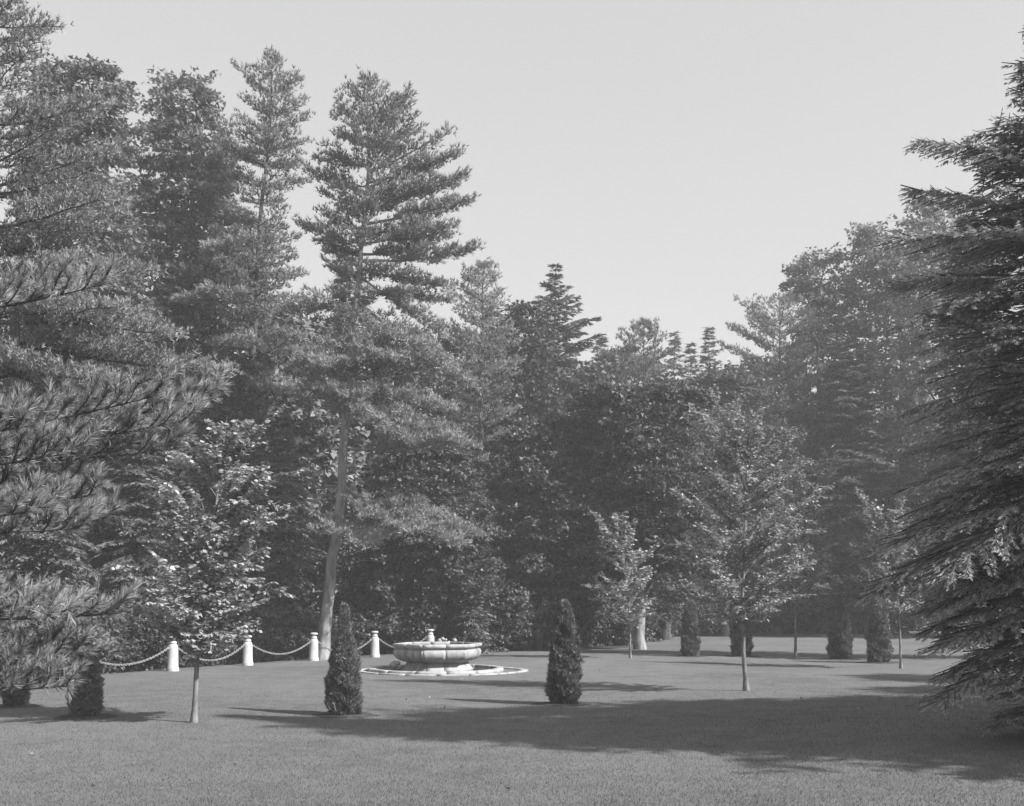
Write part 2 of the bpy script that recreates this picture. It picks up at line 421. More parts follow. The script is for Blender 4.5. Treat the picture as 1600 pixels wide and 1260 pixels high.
# ------------------------------------------------------------------ conifers
def conifer(seed, path, env, z0, z1, kind, spacing=0.6, per=(3, 5), twig=0.26, fine=1.0, r0=0.22, slope=(0.0, 0.7), extra=(),
            bark='bark', mat=None, zoff=0.0, scale=1.0, nb=8, phirange=None, lenr=(.75, 1.05), sexp=1.5, sj=.08):
    """returns {part: mesh} with the foot of the trunk at the origin. env works in world heights: zoff = world height of the foot"""
    r = np.random.default_rng(seed)
    wood, fol = Acc(), Acc()
    tp = interp_path(path, 24)
    tp[1:-1] += r.normal(0, .03, tp[1:-1].shape) * [1, 1, 0]
    H = path[-1][2]
    rad = r0 * np.clip(1 - np.linspace(0, 1, 24), .03, 1) ** 0.8; rad[0] *= 1.35
    tr = Acc(); tr.tube(tp, rad, 10)
    T0, T1 = [], []                               # twig segments
    jz = .4 if kind != 'pine' else .12
    Tv = []
    def branch(base, L, phi, s0, curl, width=0.45, start=0.12, v=None, dens=1.0):
        hd = np.array([math.cos(phi), math.sin(phi), 0]); side = np.array([-hd[1], hd[0], 0])
        t = np.linspace(0, 1, nb)
        zc = s0 * t + curl * t * t
        wob = r.normal(0, .02, nb).cumsum() * L
        pts = base + hd * (L * t)[:, None] + side * wob[:, None]; pts[:, 2] += L * zc
        rb = max(.012, .018 * L ** .9)
        wood.tube(pts, rb * np.clip(1 - t * .9, .1, 1), 4, cap=False)
        n = max(3, int(L * (1 - start) / (twig * (.46 if kind == 'pine' else .5)) * fine * dens))
        v = r.uniform(.25, .75) if v is None else v
        for q in range(n):
            u = start + (1 - start) * (q + r.uniform(0, 1)) / n
            p = np.array([np.interp(u, t, pts[:, k]) for k in range(3)])
            sg = 1 if q % 2 else -1
            ang = r.uniform(.6, 1.05)
            ln = width * L * (1.05 - u) ** .8 * r.uniform(.6, 1.15) + .22
            dz = s0 + 2 * curl * u
            dv = hd * math.cos(ang) + side * sg * math.sin(ang)
            dv = dv + np.array([0, 0, (dz * .4 + r.uniform(.0, .35)) if kind == 'pine' else dz * .5 - r.uniform(0, .2)])
            T0.append(p); T1.append(p + dv * ln); Tv.append(v)
        T0.append(pts[-2]); T1.append(pts[-1] + (pts[-1] - pts[-2]) * .6); Tv.append(v)
    z = z0
    while z < z1:
        f = (z - z0) / max(z1 - z0, .1)
        wf = r.uniform(.72, 1.1); nk = r.integers(per[0], per[1] + 1); ph0 = r.uniform(0, 6.28)
        for k in range(nk):
            phi = ph0 + k * 2 * math.pi / nk + r.normal(0, .3)
            zz = z + r.uniform(-jz, jz) * spacing
            s0 = slope[0] + (slope[1] - slope[0]) * f ** sexp + r.normal(0, sj)
            L = float(env(zz + zoff + (s0 * .8), phi)) * r.uniform(*lenr) * wf
            if L < .12: L = .12
            curl = (.18 if kind == 'pine' else -.22) * r.uniform(.4, 1.2)
            branch(trunk_at(path, zz), L, phi, s0, curl, width=.42 if L > 1 else .6)
        z += spacing * (1 - .45 * f) * r.uniform(.8, 1.2)
    for (b, tip, wd) in extra:                    # single boughs read off the plate
        b = np.array(b); tip = np.array(tip); dv = tip - b
        L = math.hypot(dv[0], dv[1]); phi = math.atan2(dv[1], dv[0])
        curl = .12 if kind == 'pine' else -.15
        branch(b, L, phi, dv[2] / L - curl, curl, width=wd * 1.15, start=.25, v=.85, dens=2.0)
    T0, T1, Tv = np.array(T0), np.array(T1), np.array(Tv)
    wood.segs(T0, T1, .010, .004, 1)
    ln = np.linalg.norm(T1 - T0, axis=1)
    if kind == 'pine':
        st = .058 / fine
        n = np.maximum(2, (ln / st).astype(int))
        idx = np.repeat(np.arange(len(T0)), n)
        u = r.uniform(.05, 1.0, len(idx))[:, None]
        dv = norm(T1 - T0)[idx]
        P = T0[idx] + (T1 - T0)[idx] * u + r.normal(0, .08, (len(idx), 3)) * [1, 1, .7]
        needles(fol, r, P, dv * .6, 5, .18 * scale, .040 * scale, .5, .6, Tv[idx])
    else:
        st = .034 / fine
        n = np.maximum(3, (ln / st).astype(int))
        idx = np.repeat(np.arange(len(T0)), n)
        u = r.uniform(.0, 1.0, len(idx))[:, None]
        dv = norm(T1 - T0)[idx]
        side = norm(np.cross(dv, [0, 0, 1.0])) * r.choice([-1, 1], len(idx))[:, None]
        P = T0[idx] + (T1 - T0)[idx] * u - np.array([0, 0, .05]) * u
        d = dv * .7 + side * r.uniform(.3, 1, (len(idx), 1))
        L = (.24 * (1.1 - u) + .07) * scale
        m = len(P)
        a = norm(d + r.normal(0, .15, (m, 3)) - [0, 0, .28])
        b = norm(np.cross(norm(np.array([0, 0, 1.]) + r.normal(0, .8, (m, 3))), a))
        w = .07 * scale
        fol.tris(np.stack([P - b * w / 2, P + b * w / 2, P + a * L * r.uniform(.7, 1.2, (m, 1))], 1),
                 np.clip(Tv[idx] + r.normal(0, .2, m), 0, 1))
    m = M[mat or ('pine' if kind == 'pine' else 'hemlock')]
    print('conifer', seed, sum(len(q) for q in fol.S), 'wood', sum(len(q) for q in wood.S))
    return {'trunk': tr.mesh('trunk', M[bark], True), 'branches': wood.mesh('branches', M[bark], True), 'foliage': fol.mesh('foliage', m)}

# ------------------------------------------------------------------ broadleaf crowns
def broadleaf(seed, path, env, z0, z1, n_cl, per_cl=70, cl=0.75, leaf=0.13, r0=0.22, mat='maple', bark='bark', zoff=0.0, inner=.3, flat=.35,
              quad=False, limbs=14):
    r = np.random.default_rng(seed)
    tr, wood, fol = Acc(), Acc(), Acc()
    tp = interp_path(path, 20); tp[1:-1] += r.normal(0, .05, tp[1:-1].shape) * [1, 1, 0]
    rad = r0 * np.clip(1 - np.linspace(0, 1, 20) ** 1.2, .05, 1); rad[0] *= 1.15
    tr.tube(tp, rad, 10)
    zs = r.uniform(z0, z1, n_cl * 4); ph = r.uniform(0, 2 * math.pi, n_cl * 4)
    e = env(zs + zoff, ph)
    w = np.maximum(e, .1) ** 1.0; keep = r.uniform(0, 1, len(zs)) < w / w.max()
    zs, ph, e = zs[keep][:n_cl], ph[keep][:n_cl], e[keep][:n_cl]
    rr = e * np.sqrt(r.uniform(inner, 1, len(zs)))
    rr = np.maximum(rr - cl * .5, 0)
    ax = trunk_at(path, zs)
    cen = ax + np.stack([np.cos(ph) * rr, np.sin(ph) * rr, 0 * rr], -1)
    n = len(cen)
    # main limbs run to some of the clumps, every other clump hangs on the nearest point of a limb
    li = r.choice(n, min(limbs, n), False)
    LP = []
    for k in li:
        zb = np.clip(cen[k][2] - rr[k] * r.uniform(.8, 1.4) - .8, z0 * .6, path[-1][2] * .9)
        b = trunk_at(path, zb)
        t = np.linspace(0, 1, 9)[:, None]
        mid = (b + cen[k]) / 2 + np.array([0, 0, .12 * rr[k]]) + r.normal(0, .12, 3) * rr[k] * .5
        p = b * (1 - t) ** 2 + 2 * mid * t * (1 - t) + cen[k] * t ** 2
        wood.tube(p, r0 * .38 * (1 - t[:, 0] * .85), 6, cap=False)
        LP.append(p[2:])
    LP.append(tp[6:])
    LP = np.concatenate(LP)
    d2 = ((cen[:, None] - LP[None]) ** 2).sum(-1) + 3.0 * np.maximum(0, LP[None, :, 2] - cen[:, None, 2]) ** 2
    near = LP[d2.argmin(1)]
    midp = (near + cen) / 2 + r.normal(0, .08, cen.shape)
    wood.segs(near, midp, .03, .02, 3); wood.segs(midp, cen, .02, .009, 3)
    # twigs fan out of every clump
    out = norm(np.stack([np.cos(ph), np.sin(ph), 0 * ph], -1) + r.normal(0, .3, cen.shape))
    K = 7
    c3 = np.repeat(cen, K, 0); o3 = np.repeat(out, K, 0)
    td = norm(o3 * .7 + r.normal(0, .75, c3.shape) * [1, 1, .45])
    size = np.repeat(cl * r.uniform(.55, 1.25, n), K)[:, None]
    tip = c3 + td * size * [1, 1, .6] - np.array([0, 0, .06])
    wood.segs(c3[::2], tip[::2], .010, .004, 1)
    m = max(2, per_cl // K)
    idx = np.repeat(np.arange(len(c3)), m)
    u = r.uniform(.15, 1.05, (len(idx), 1))
    P = c3[idx] + (tip - c3)[idx] * u + r.normal(0, cl * .11, (len(idx), 3)) * [1, 1, flat * 1.6]
    val = np.repeat(np.repeat(r.uniform(.25, .75, n), K), m)
    leaves(fol, r, P, td[idx], leaf * 1.15, leaf * 1.15, .6, .3, .6, quad, val)
    return {'trunk': tr.mesh('trunk', M[bark], True), 'branches': wood.mesh('branches', M[bark], True), 'foliage': fol.mesh('foliage', M[mat])}

def plant(name, label, cat, foot, parts, group=None):
    t = thing(name, label, cat, tuple(foot), group)
    for k, me in parts.items():
        if me is not None: link(k, me, t)
    return t

def tree_conifer(seed, name, label, d, trunk_px, rows, kind='pine', crown=None, extra_px=(), base_z=None, **kw):
    x0 = gx(trunk_px[0][0], d)
    z0w = float(ground_z(x0, d)) - .05 if base_z is None else base_z
    foot, path = px_path(d, trunk_px, z0w)
    path[0] = (0, 0, 0)
    r = np.random.default_rng(seed + 1000)
    env = Env(px_rows(d, rows), r, kw.pop('depth', .85), kw.pop('lump', .12))
    zlo = gz(crown[0], d) - z0w; zhi = path[-1][2] - .15
    extra = []
    for (spy, tpx, tpy, dd, wd) in extra_px:
        b = trunk_at(path, gz(spy, d) - z0w)
        tip = at(tpx, tpy, d + dd) - foot
        extra.append((b, tip, wd))
    parts = conifer(seed, path, env, zlo, zhi, kind, zoff=z0w, extra=extra, **kw)
    return plant(name, label, 'tree', foot, parts, kw.get('group'))
def tree_broad(seed, name, label, d, trunk_px, rows, crown, n_cl, base_z=None, **kw):
    x0 = gx(trunk_px[0][0], d)
    z0w = float(ground_z(x0, d)) - .05 if base_z is None else base_z
    foot, path = px_path(d, trunk_px, z0w)
    path[0] = (0, 0, 0)
    r = np.random.default_rng(seed + 1000)
    env = Env(px_rows(d, rows), r, kw.pop('depth', .8), kw.pop('lump', .22))
    parts = broadleaf(seed, path, env, gz(crown[0], d) - z0w, gz(crown[1], d) - z0w, n_cl, zoff=z0w, **kw)
    return plant(name, label, 'tree', foot, parts)

# ------------------------------------------------------------------ the tall trees on the left
pineA = tree_conifer(11, 'pine_tree', 'tall leaning pine with a long bare pale trunk behind the fence posts', 38.0,
    [(503, 1034), (517, 900), (532, 780), (543, 650), (555, 500), (566, 380), (576, 250), (575, 108)],
    [(104, 5, 5), (125, 26, 26), (150, 52, 50), (190, 66, 84), (235, 85, 140), (300, 75, 150), (385, 85, 165), (420, 60, 60), (470, 70, 50), (560, 60, 110), (640, 20, 110)],
    crown=(640, 110), r0=.215, bark='pale_bark', spacing=1.05, per=(5, 7), slope=(.02, .95), sexp=4.5,
    extra_px=[(285, 716, 236, 0, .3), (315, 722, 274, -.6, .3), (352, 734, 320, 0, .32), (380, 704, 352, -.8, .32), (408, 741, 392, -.2, .3), (300, 480, 262, -.3, .3), (380, 470, 352, 0, .32),
              (470, 735, 600, -.5, .35), (520, 455, 575, -1.2, .5), (560, 520, 570, -2.6, .6), (470, 445, 485, -.6, .5), (600, 700, 640, -1.5, .42),
              (640, 740, 700, -1.6, .45), (610, 640, 690, -2.8, .55), (600, 545, 620, -2.2, .7), (700, 700, 690, -2.2, .5), (450, 700, 470, 1, .3), (430, 690, 520, .6, .4),
              (760, 715, 850, -1.2, .5), (770, 640, 830, -2.4, .6), (800, 580, 850, -2.2, .8), (765, 745, 835, -.4, .4), (540, 610, 560, -2.4, .6),
              (420, 690, 445, 0, .3), (505, 660, 540, -2.0, .5), (520, 470, 620, 1.0, .4)])
pineB = tree_conifer(12, 'pine_tree', 'tall straight pine between the oak and the leaning pine', 44.0,
    [(384, 1010), (388, 700), (398, 520), (402, 400), (412, 280), (424, 170), (427, 76)],
    [(74, 5, 5), (100, 30, 28), (118, 62, 55), (160, 50, 60), (200, 60, 78), (300, 75, 88), (380, 95, 80), (450, 120, 70), (500, 80, 60), (560, 50, 70), (650, 60, 60)],
    crown=(640, 80), r0=.23, spacing=1.10, per=(5, 7), slope=(.0, .9), sexp=3.5,
    extra_px=[(460, 275, 470, -1.5, .4), (480, 330, 455, -2, .5), (540, 345, 535, -2.2, .5), (600, 440, 610, -2.5, .6), (560, 460, 525, -2, .5), (380, 330, 385, -2, .5)])
oakD = tree_broad(13, 'oak_tree', 'tall round topped oak with sky showing through, left of the straight pine', 47.0,
    [(262, 1010), (262, 700), (258, 480), (268, 350), (285, 115)],
    [(100, 15, 15), (118, 42, 40), (160, 52, 62), (230, 66, 90), (300, 100, 110), (380, 120, 135), (450, 100, 120), (560, 95, 120), (700, 110, 120)],
    crown=(690, 108), n_cl=620, per_cl=91, cl=.85, leaf=.16, r0=.30, mat='oak', limbs=26, lump=.25)
oakL = tree_broad(14, 'oak_tree', 'broad hazy tree at the far left, its crown reaching the corner', 41.0,
    [(120, 1030), (125, 700), (130, 400), (140, 110)],
    [(97, 20, 25), (120, 80, 60), (170, 100, 78), (240, 110, 60), (320, 110, 70), (450, 120, 100), (650, 130, 110)],
    crown=(680, 102), n_cl=520, per_cl=84, cl=.85, leaf=.15, r0=.28, mat='oak', limbs=22)
pineC = tree_conifer(15, 'pine_tree', 'pine whose layered boughs reach in above the near boughs on the left', 24.0,
    [(-60, 1100), (-50, 700), (-40, 300), (-30, -60)],
    [(-60, 5, 5), (60, 60, 130), (130, 60, 150), (250, 60, 215), (330, 60, 210), (400, 60, 240), (470, 60, 230), (560, 60, 280), (620, 60, 200), (700, 50, 120)],
    crown=(640, -40), r0=.24, spacing=.80, per=(5, 6), slope=(.0, .5), scale=.68, fine=1.15, base_z=-1.0,
    extra_px=[(360, 150, 300, -1, .35), (420, 235, 425, 0, .3), (450, 270, 525, -.5, .35), (520, 350, 580, 0, .3), (380, 190, 330, 1, .3), (480, 180, 480, -2, .35),
              (560, 250, 640, -1, .3), (560, 160, 590, -2, .4), (500, 230, 500, .5, .3), (200, 160, 165, 0, .3), (300, 175, 235, .5, .3), (40, 90, 45, 0, .3)])

# ------------------------------------------------------------------ dark edge of the woods, left
tree_conifer(21, 'hemlock_tree', 'hemlock with drooping boughs just left of the leaning pine trunk', 40.0,
    [(440, 1040), (440, 850), (438, 640)],
    [(630, 4, 4), (700, 40, 35), (780, 60, 60), (860, 75, 66), (940, 80, 62), (1010, 75, 50), (1040, 50, 40)], 'hemlock', crown=(1030, 640),
    spacing=.36, per=(5, 7), r0=.16, slope=(-.25, .3))
tree_conifer(22, 'hemlock_tree', 'dark hemlock behind the first chain posts and the young broadleaf tree', 36,
    [(215, 1060), (218, 800), (222, 590)],
    [(580, 4, 4), (660, 40, 40), (760, 70, 70), (860, 90, 90), (960, 105, 100), (1050, 90, 90)], 'hemlock', crown=(1050, 590),
    spacing=.42, per=(5, 7), r0=.16, slope=(-.25, .3))
tree_conifer(23, 'hemlock_tree', 'dark hemlock at the left behind the foreground pine boughs', 31,
    [(70, 1090), (72, 800), (75, 600)],
    [(590, 4, 4), (680, 60, 50), (800, 90, 80), (920, 110, 100), (1060, 110, 90)], 'hemlock', crown=(1070, 600),
    spacing=.45, per=(5, 6), r0=.16, slope=(-.25, .3))
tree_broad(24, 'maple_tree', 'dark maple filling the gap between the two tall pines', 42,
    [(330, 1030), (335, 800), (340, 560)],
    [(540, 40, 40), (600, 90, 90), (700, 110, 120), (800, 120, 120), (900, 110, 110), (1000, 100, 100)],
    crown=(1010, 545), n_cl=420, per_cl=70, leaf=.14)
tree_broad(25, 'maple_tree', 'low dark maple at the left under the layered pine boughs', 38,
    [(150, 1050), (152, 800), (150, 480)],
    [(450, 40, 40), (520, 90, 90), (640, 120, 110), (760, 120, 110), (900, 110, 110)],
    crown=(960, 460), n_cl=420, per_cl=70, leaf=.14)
tree_broad(26, 'maple_tree', 'leafy maple right of the leaning trunk behind the fountain', 43.5,
    [(655, 1030), (658, 900), (665, 700)],
    [(640, 25, 25), (700, 70, 60), (780, 100, 105), (850, 110, 140), (910, 110, 130), (970, 110, 110), (1020, 100, 80)],
    crown=(1005, 650), depth=.6, n_cl=620, per_cl=84, cl=.7, leaf=.13, mat='maple')
tree_broad(27, 'maple_tree', 'wide maple with a rounded crown between the fountain and the right arborvitae', 46,
    [(838, 1012), (842, 880), (850, 660)],
    [(632, 30, 30), (680, 70, 70), (740, 90, 100), (820, 105, 110), (890, 110, 105), (950, 80, 70)],
    crown=(930, 640), n_cl=560, per_cl=77, cl=.75, leaf=.13)
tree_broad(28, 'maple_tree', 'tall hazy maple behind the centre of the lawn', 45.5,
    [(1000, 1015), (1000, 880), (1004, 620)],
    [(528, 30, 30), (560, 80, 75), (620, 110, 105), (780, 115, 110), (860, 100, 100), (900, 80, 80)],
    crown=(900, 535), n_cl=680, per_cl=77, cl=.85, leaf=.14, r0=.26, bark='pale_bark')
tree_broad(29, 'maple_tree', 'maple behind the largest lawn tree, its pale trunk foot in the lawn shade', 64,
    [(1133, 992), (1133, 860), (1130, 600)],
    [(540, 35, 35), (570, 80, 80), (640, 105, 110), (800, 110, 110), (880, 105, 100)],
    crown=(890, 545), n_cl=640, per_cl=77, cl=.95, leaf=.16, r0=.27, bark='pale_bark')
tree_conifer(30, 'pine_tree', 'round topped pine left of the pointed hemlock in the centre', 50,
    [(745, 1015), (750, 700), (756, 410)],
    [(403, 8, 8), (420, 28, 24), (450, 58, 38), (500, 66, 48), (540, 80, 62), (600, 95, 90), (700, 90, 90), (780, 70, 70)], 'pine', crown=(760, 408),
    spacing=.9, per=(6, 8), r0=.24, slope=(.05, .8), fine=.85)
tree_conifer(31, 'hemlock_tree', 'pointed hemlock standing highest on the skyline in the centre', 60,
    [(865, 1010), (866, 700), (868, 415)],
    [(412, 5, 5), (440, 22, 22), (480, 36, 50), (520, 48, 72), (600, 80, 80), (700, 95, 100), (800, 100, 100), (900, 90, 90)], 'hemlock', crown=(900, 420),
    spacing=.72, per=(5, 7), r0=.22, slope=(-.05, .9), fine=.85, scale=1.5, lenr=(.55, 1.15))
tree_broad(32, 'maple_tree', 'round crown leaning on the left side of the pointed hemlock', 56,
    [(818, 1005), (818, 800), (820, 480)],
    [(468, 15, 15), (490, 40, 35), (540, 65, 50), (620, 80, 70), (760, 80, 80)],
    crown=(800, 472), n_cl=330, per_cl=63, cl=.95, leaf=.17)
tree_conifer(33, 'pine_tree', 'distant bushy topped pine in the dip of the skyline', 66,
    [(1004, 995), (1004, 700), (1006, 506)],
    [(500, 10, 10), (520, 32, 28), (550, 45, 38), (600, 60, 60), (700, 60, 60)], 'pine', crown=(700, 508),
    spacing=.9, per=(4, 6), r0=.22, slope=(.1, .9), fine=.7, scale=1.4)
for i, (px, top, w, lab) in enumerate([(1054, 518, 28, 'small pointed spruce right of the bushy topped pine on the skyline'),
                                      (1079, 536, 24, 'shorter pointed spruce, second on the skyline right of the bushy pine'),
                                      (1108, 508, 24, 'thin see-through spruce tip at the foot of the right hand skyline slope'),
                                      (940, 520, 34, 'small dark spruce on the skyline right of the pointed hemlock')]):
    tree_conifer(40 + i, 'spruce_tree', lab, 84 + i, [(px, 980), (px, 750), (px, top)],
        [(top - 4, 2, 2), (top + 30, w * .5, w * .5), (top + 80, w, w), (top + 160, w * 1.5, w * 1.5), (900, w * 1.6, w * 1.6)], 'hemlock', crown=(800, top + 2), lenr=(.5, 1.1),
        spacing=.6, per=(4, 6), r0=.15, slope=(-.1, .9), fine=.55, scale=1.8)
tree_conifer(46, 'pine_tree', 'pine with long dark layered boughs stepping down the right skyline', 68,
    [(1222, 1000), (1220, 700), (1218, 462)],
    [(455, 8, 8), (480, 30, 30), (505, 70, 50), (535, 80, 70), (600, 80, 90), (700, 90, 100), (820, 80, 90), (950, 80, 80)], 'pine', crown=(950, 470),
    spacing=1.25, per=(5, 7), r0=.24, slope=(.05, .55), fine=.62, scale=1.3, extra_px=[(545, 1142, 508, -.5, .3), (580, 1128, 540, 0, .3), (520, 1180, 480, 0, .3)])
tree_broad(47, 'oak_tree', 'lacy oak crown on the right skyline above the layered pine', 73,
    [(1282, 995), (1280, 800), (1278, 400)],
    [(386, 25, 25), (402, 42, 40), (440, 46, 50), (500, 55, 60), (600, 60, 70), (720, 70, 70), (950, 70, 70)],
    crown=(950, 393), n_cl=520, per_cl=70, cl=1.15, leaf=.21, mat='oak', limbs=20)
tree_broad(48, 'oak_tree', 'taller lacy oak crown beside the near hemlock at the right', 72,
    [(1385, 995), (1385, 800), (1382, 360)],
    [(343, 25, 25), (365, 52, 50), (400, 50, 65), (450, 60, 70), (520, 62, 80), (650, 70, 80), (760, 80, 80), (900, 80, 80)],
    crown=(945, 350), n_cl=620, per_cl=70, cl=1.15, leaf=.21, mat='oak', limbs=22)
tree_conifer(49, 'hemlock_tree', 'dense hemlock with layered boughs right of the largest lawn tree', 66,
    [(1330, 1003), (1330, 800), (1326, 520)],
    [(510, 5, 5), (570, 45, 45), (650, 75, 75), (750, 90, 95), (850, 95, 100), (975, 85, 90)], 'hemlock', crown=(970, 520),
    spacing=.7, per=(5, 7), r0=.2, slope=(-.2, .4), fine=.75, scale=1.8)
tree_conifer(50, 'hemlock_tree', 'dark hemlock partly hidden by the near hemlock at the right edge', 38,
    [(1556, 1020), (1550, 800), (1510, 330)],
    [(320, 5, 5), (400, 50, 50), (500, 85, 80), (620, 110, 110), (760, 125, 120), (860, 100, 110), (930, 70, 100)], 'hemlock', crown=(925, 335),
    spacing=.4, per=(5, 7), r0=.2, slope=(-.2, .4), fine=.8, scale=1.2)
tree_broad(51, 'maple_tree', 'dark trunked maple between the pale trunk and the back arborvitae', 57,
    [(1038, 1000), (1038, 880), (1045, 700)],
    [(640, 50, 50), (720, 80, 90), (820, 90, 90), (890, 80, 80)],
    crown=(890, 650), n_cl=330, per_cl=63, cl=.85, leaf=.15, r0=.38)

tree_broad(52, 'oak_tree', 'hazy broad crown rising behind the upper part of the near hemlock', 66,
    [(1478, 1000), (1478, 800), (1476, 320)],
    [(300, 25, 25), (325, 60, 60), (380, 75, 80), (480, 90, 90), (620, 95, 95), (900, 80, 90)],
    crown=(930, 308), n_cl=560, per_cl=63, cl=1.15, leaf=.20, mat='oak', limbs=18)

# ------------------------------------------------------------------ deep woods: copies of a few grown trees
def proto_broad(seed, H, W_, n_cl, mat='maple', low=.12):
    r = np.random.default_rng(seed)
    env = Env([(H * low, W_ * .7, W_ * .7), (H * .35, W_, W_), (H * .7, W_ * .85, W_ * .85), (H * .92, W_ * .45, W_ * .45), (H, .3, .3)], r, 1.0, .22)
    path = np.array([(0, 0, 0), (.1, 0, H * .4), (0, .1, H * .97)])
    return broadleaf(seed, path, env, H * low, H * .97, n_cl, per_cl=56, cl=1.05, leaf=.20, mat=mat, r0=.26, inner=.2)
def proto_con(seed, H, W_, kind, **kw):
    r = np.random.default_rng(seed)
    env = Env([(H * .05, W_, W_), (H * .4, W_ * .85, W_ * .85), (H * .75, W_ * .45, W_ * .45), (H, .15, .15)], r, 1.0, .12)
    path = np.array([(0, 0, 0), (.05, 0, H * .5), (0, 0, H)])
    return conifer(seed, path, env, H * .08, H * .98, kind, **kw)
PB = [proto_broad(61, 14, 4.4, 420), proto_broad(62, 13, 4.0, 380, 'oak')]
PC = proto_con(63, 15, 3.2, 'hemlock', spacing=.6, per=(5, 7), slope=(-.2, .5), fine=.6, scale=1.8, r0=.2)
PS = proto_broad(64, 5.0, 2.6, 150, 'maple', .04)
protos = {}
def deep(kind, px, d, s, label, seed, gid, name, cat='tree'):
    r = np.random.default_rng(seed)
    x = gx(px, d); z = float(ground_z(x, d)) - .05
    loc = (x, d, z); rz = r.uniform(0, 6.28)
    me = {'b0': PB[0], 'b1': PB[1], 'c': PC, 's': PS}[kind]
    if kind not in protos:
        t = plant(name, label, cat, loc, me); protos[kind] = t
        t.rotation_euler = (0, 0, rz); t.scale = (s, s, s * r.uniform(.92, 1.08)); t['group'] = gid
    else:
        copy_thing(protos[kind], loc, rz, (s, s, s * r.uniform(.92, 1.08)), label, gid)['category'] = cat
NM = {'b0': 'maple_tree', 'b1': 'oak_tree', 'c': 'hemlock_tree', 's': 'leafy_bush'}
WHAT = {'b0': 'maple', 'b1': 'oak', 'c': 'hemlock'}
rr = np.random.default_rng(77)
far = [('b0', 60, 52, 1.15, 'at the far left edge'), ('c', 180, 55, 1.1, 'behind the oak and the left broad tree'), ('b1', 310, 54, 1.1, 'seen between oak and straight pine'),
       ('b0', 430, 52, .95, 'low behind the straight pine'), ('c', 500, 50, .85, 'between straight pine and leaning pine'), ('b1', 580, 54, .95, 'behind the leaning pine trunk'),
       ('c', 640, 50, .8, 'right behind the leaning pine boughs'), ('b0', 700, 58, 1.2, 'behind the round topped pine'), ('c', 770, 62, 1.25, 'behind the fountain maple'),
       ('b1', 830, 66, 1.3, 'low behind the pointed hemlock'), ('b0', 905, 62, 1.15, 'right of the pointed hemlock, behind the arborvitae'), ('c', 950, 70, 1.3, 'in the skyline dip, left part'),
       ('b0', 980, 72, 1.3, 'in the skyline dip, behind the pale trunk'), ('b1', 1050, 74, 1.3, 'in the skyline dip, behind the small spruces'), ('c', 1090, 76, 1.25, 'behind the thin spruce tip'),
       ('b0', 1130, 78, 1.35, 'far behind the largest lawn tree'), ('b1', 1190, 72, 1.35, 'behind the layered right pine'), ('b0', 1250, 80, 1.2, 'far behind the first lacy oak'),
       ('c', 1300, 76, 1.2, 'between the two lacy oaks'), ('b1', 1350, 84, 1.25, 'far behind the second lacy oak'), ('b0', 1420, 88, 1.3, 'at the far end of the lawn'),
       ('c', 1470, 92, 1.3, 'at the far end of the lawn, further right'), ('b1', 1540, 96, 1.4, 'at the right edge beyond the lawn'), ('b0', 1610, 90, 1.3, 'beyond the lawn, hidden by the near hemlock'),
       ('b0', 345, 50, 1.3, 'tall one between oak and straight pine'), ('b1', 470, 51, 1.3, 'tall one between the two tall pines'), ('c', 545, 55, 1.25, 'tall one behind the leaning trunk'),
       ('b0', 620, 57, 1.2, 'tall one right of the leaning pine boughs'), ('b0', 1010, 56, .8, 'low and dark behind the pale trunk'), ('b1', 1085, 68, .9, 'low and dark behind the back arborvitae'),
       ('b0', 1215, 66, .9, 'low and dark behind the thin pale stem'), ('b1', 1290, 70, .95, 'low and dark behind the arborvitae pair'), ('c', 1345, 66, .9, 'low and dark right behind the arborvitae pair'),
       ('b0', 1395, 72, 1.0, 'low and dark behind the thin right stem'),
       ('b1', 20, 36, .75, 'at the left border behind the pine boughs'), ('b0', 1575, 60, 1.1, 'behind the near hemlock, mid distance')]
for i, (k, px, d, s, wh) in enumerate(far):
    deep(k, px, d, s, 'hazy %s in the deep woods, %s' % (WHAT[k], wh), 100 + i, 'trees of the deep woods', NM[k])
bushes = [(640, 44, .62, 'bush behind the basin rim, left part'), (720, 45, .55, 'bush behind the basin, under the maple'), (785, 44, .6, 'pale leafed bush right of the basin at the lawn edge'),
          (835, 47, .4, 'low bush at the lawn edge left of the tall right arborvitae'), (905, 49, .55, 'bush right behind the tall arborvitae'), (960, 50, .4, 'low bush left of the pale trunk'),
          (1020, 60, .6, 'bush in shade between the two back trunks'), (1085, 64, .7, 'bush in shade behind the back arborvitae'), (1180, 72, .8, 'bush behind the largest lawn tree'),
          (1240, 80, 1.0, 'bush at the far lawn edge behind the thin pale stem'), (1320, 86, 1.1, 'bush at the far lawn edge above the arborvitae pair'), (1390, 92, 1.1, 'bush at the far lawn edge, right of the pair'),
          (1450, 98, 1.1, 'bush at the far right lawn edge'), (1520, 99, 1.2, 'bush at the lawn end behind the near hemlock'), (560, 43, .55, 'bush behind the fifth chain post'),
          (480, 41, .5, 'bush between the fourth post and the leaning trunk'), (385, 39, .5, 'bush behind the third chain post'), (300, 36.5, .5, 'bush behind the second chain post'),
          (220, 34.5, .5, 'bush behind the sagging left chain'), (140, 31, .5, 'bush at the left end of the chains'), (70, 27, .55, 'bush at the left under the pine boughs'), (870, 54, .6, 'dark bush deeper behind the tall arborvitae')]
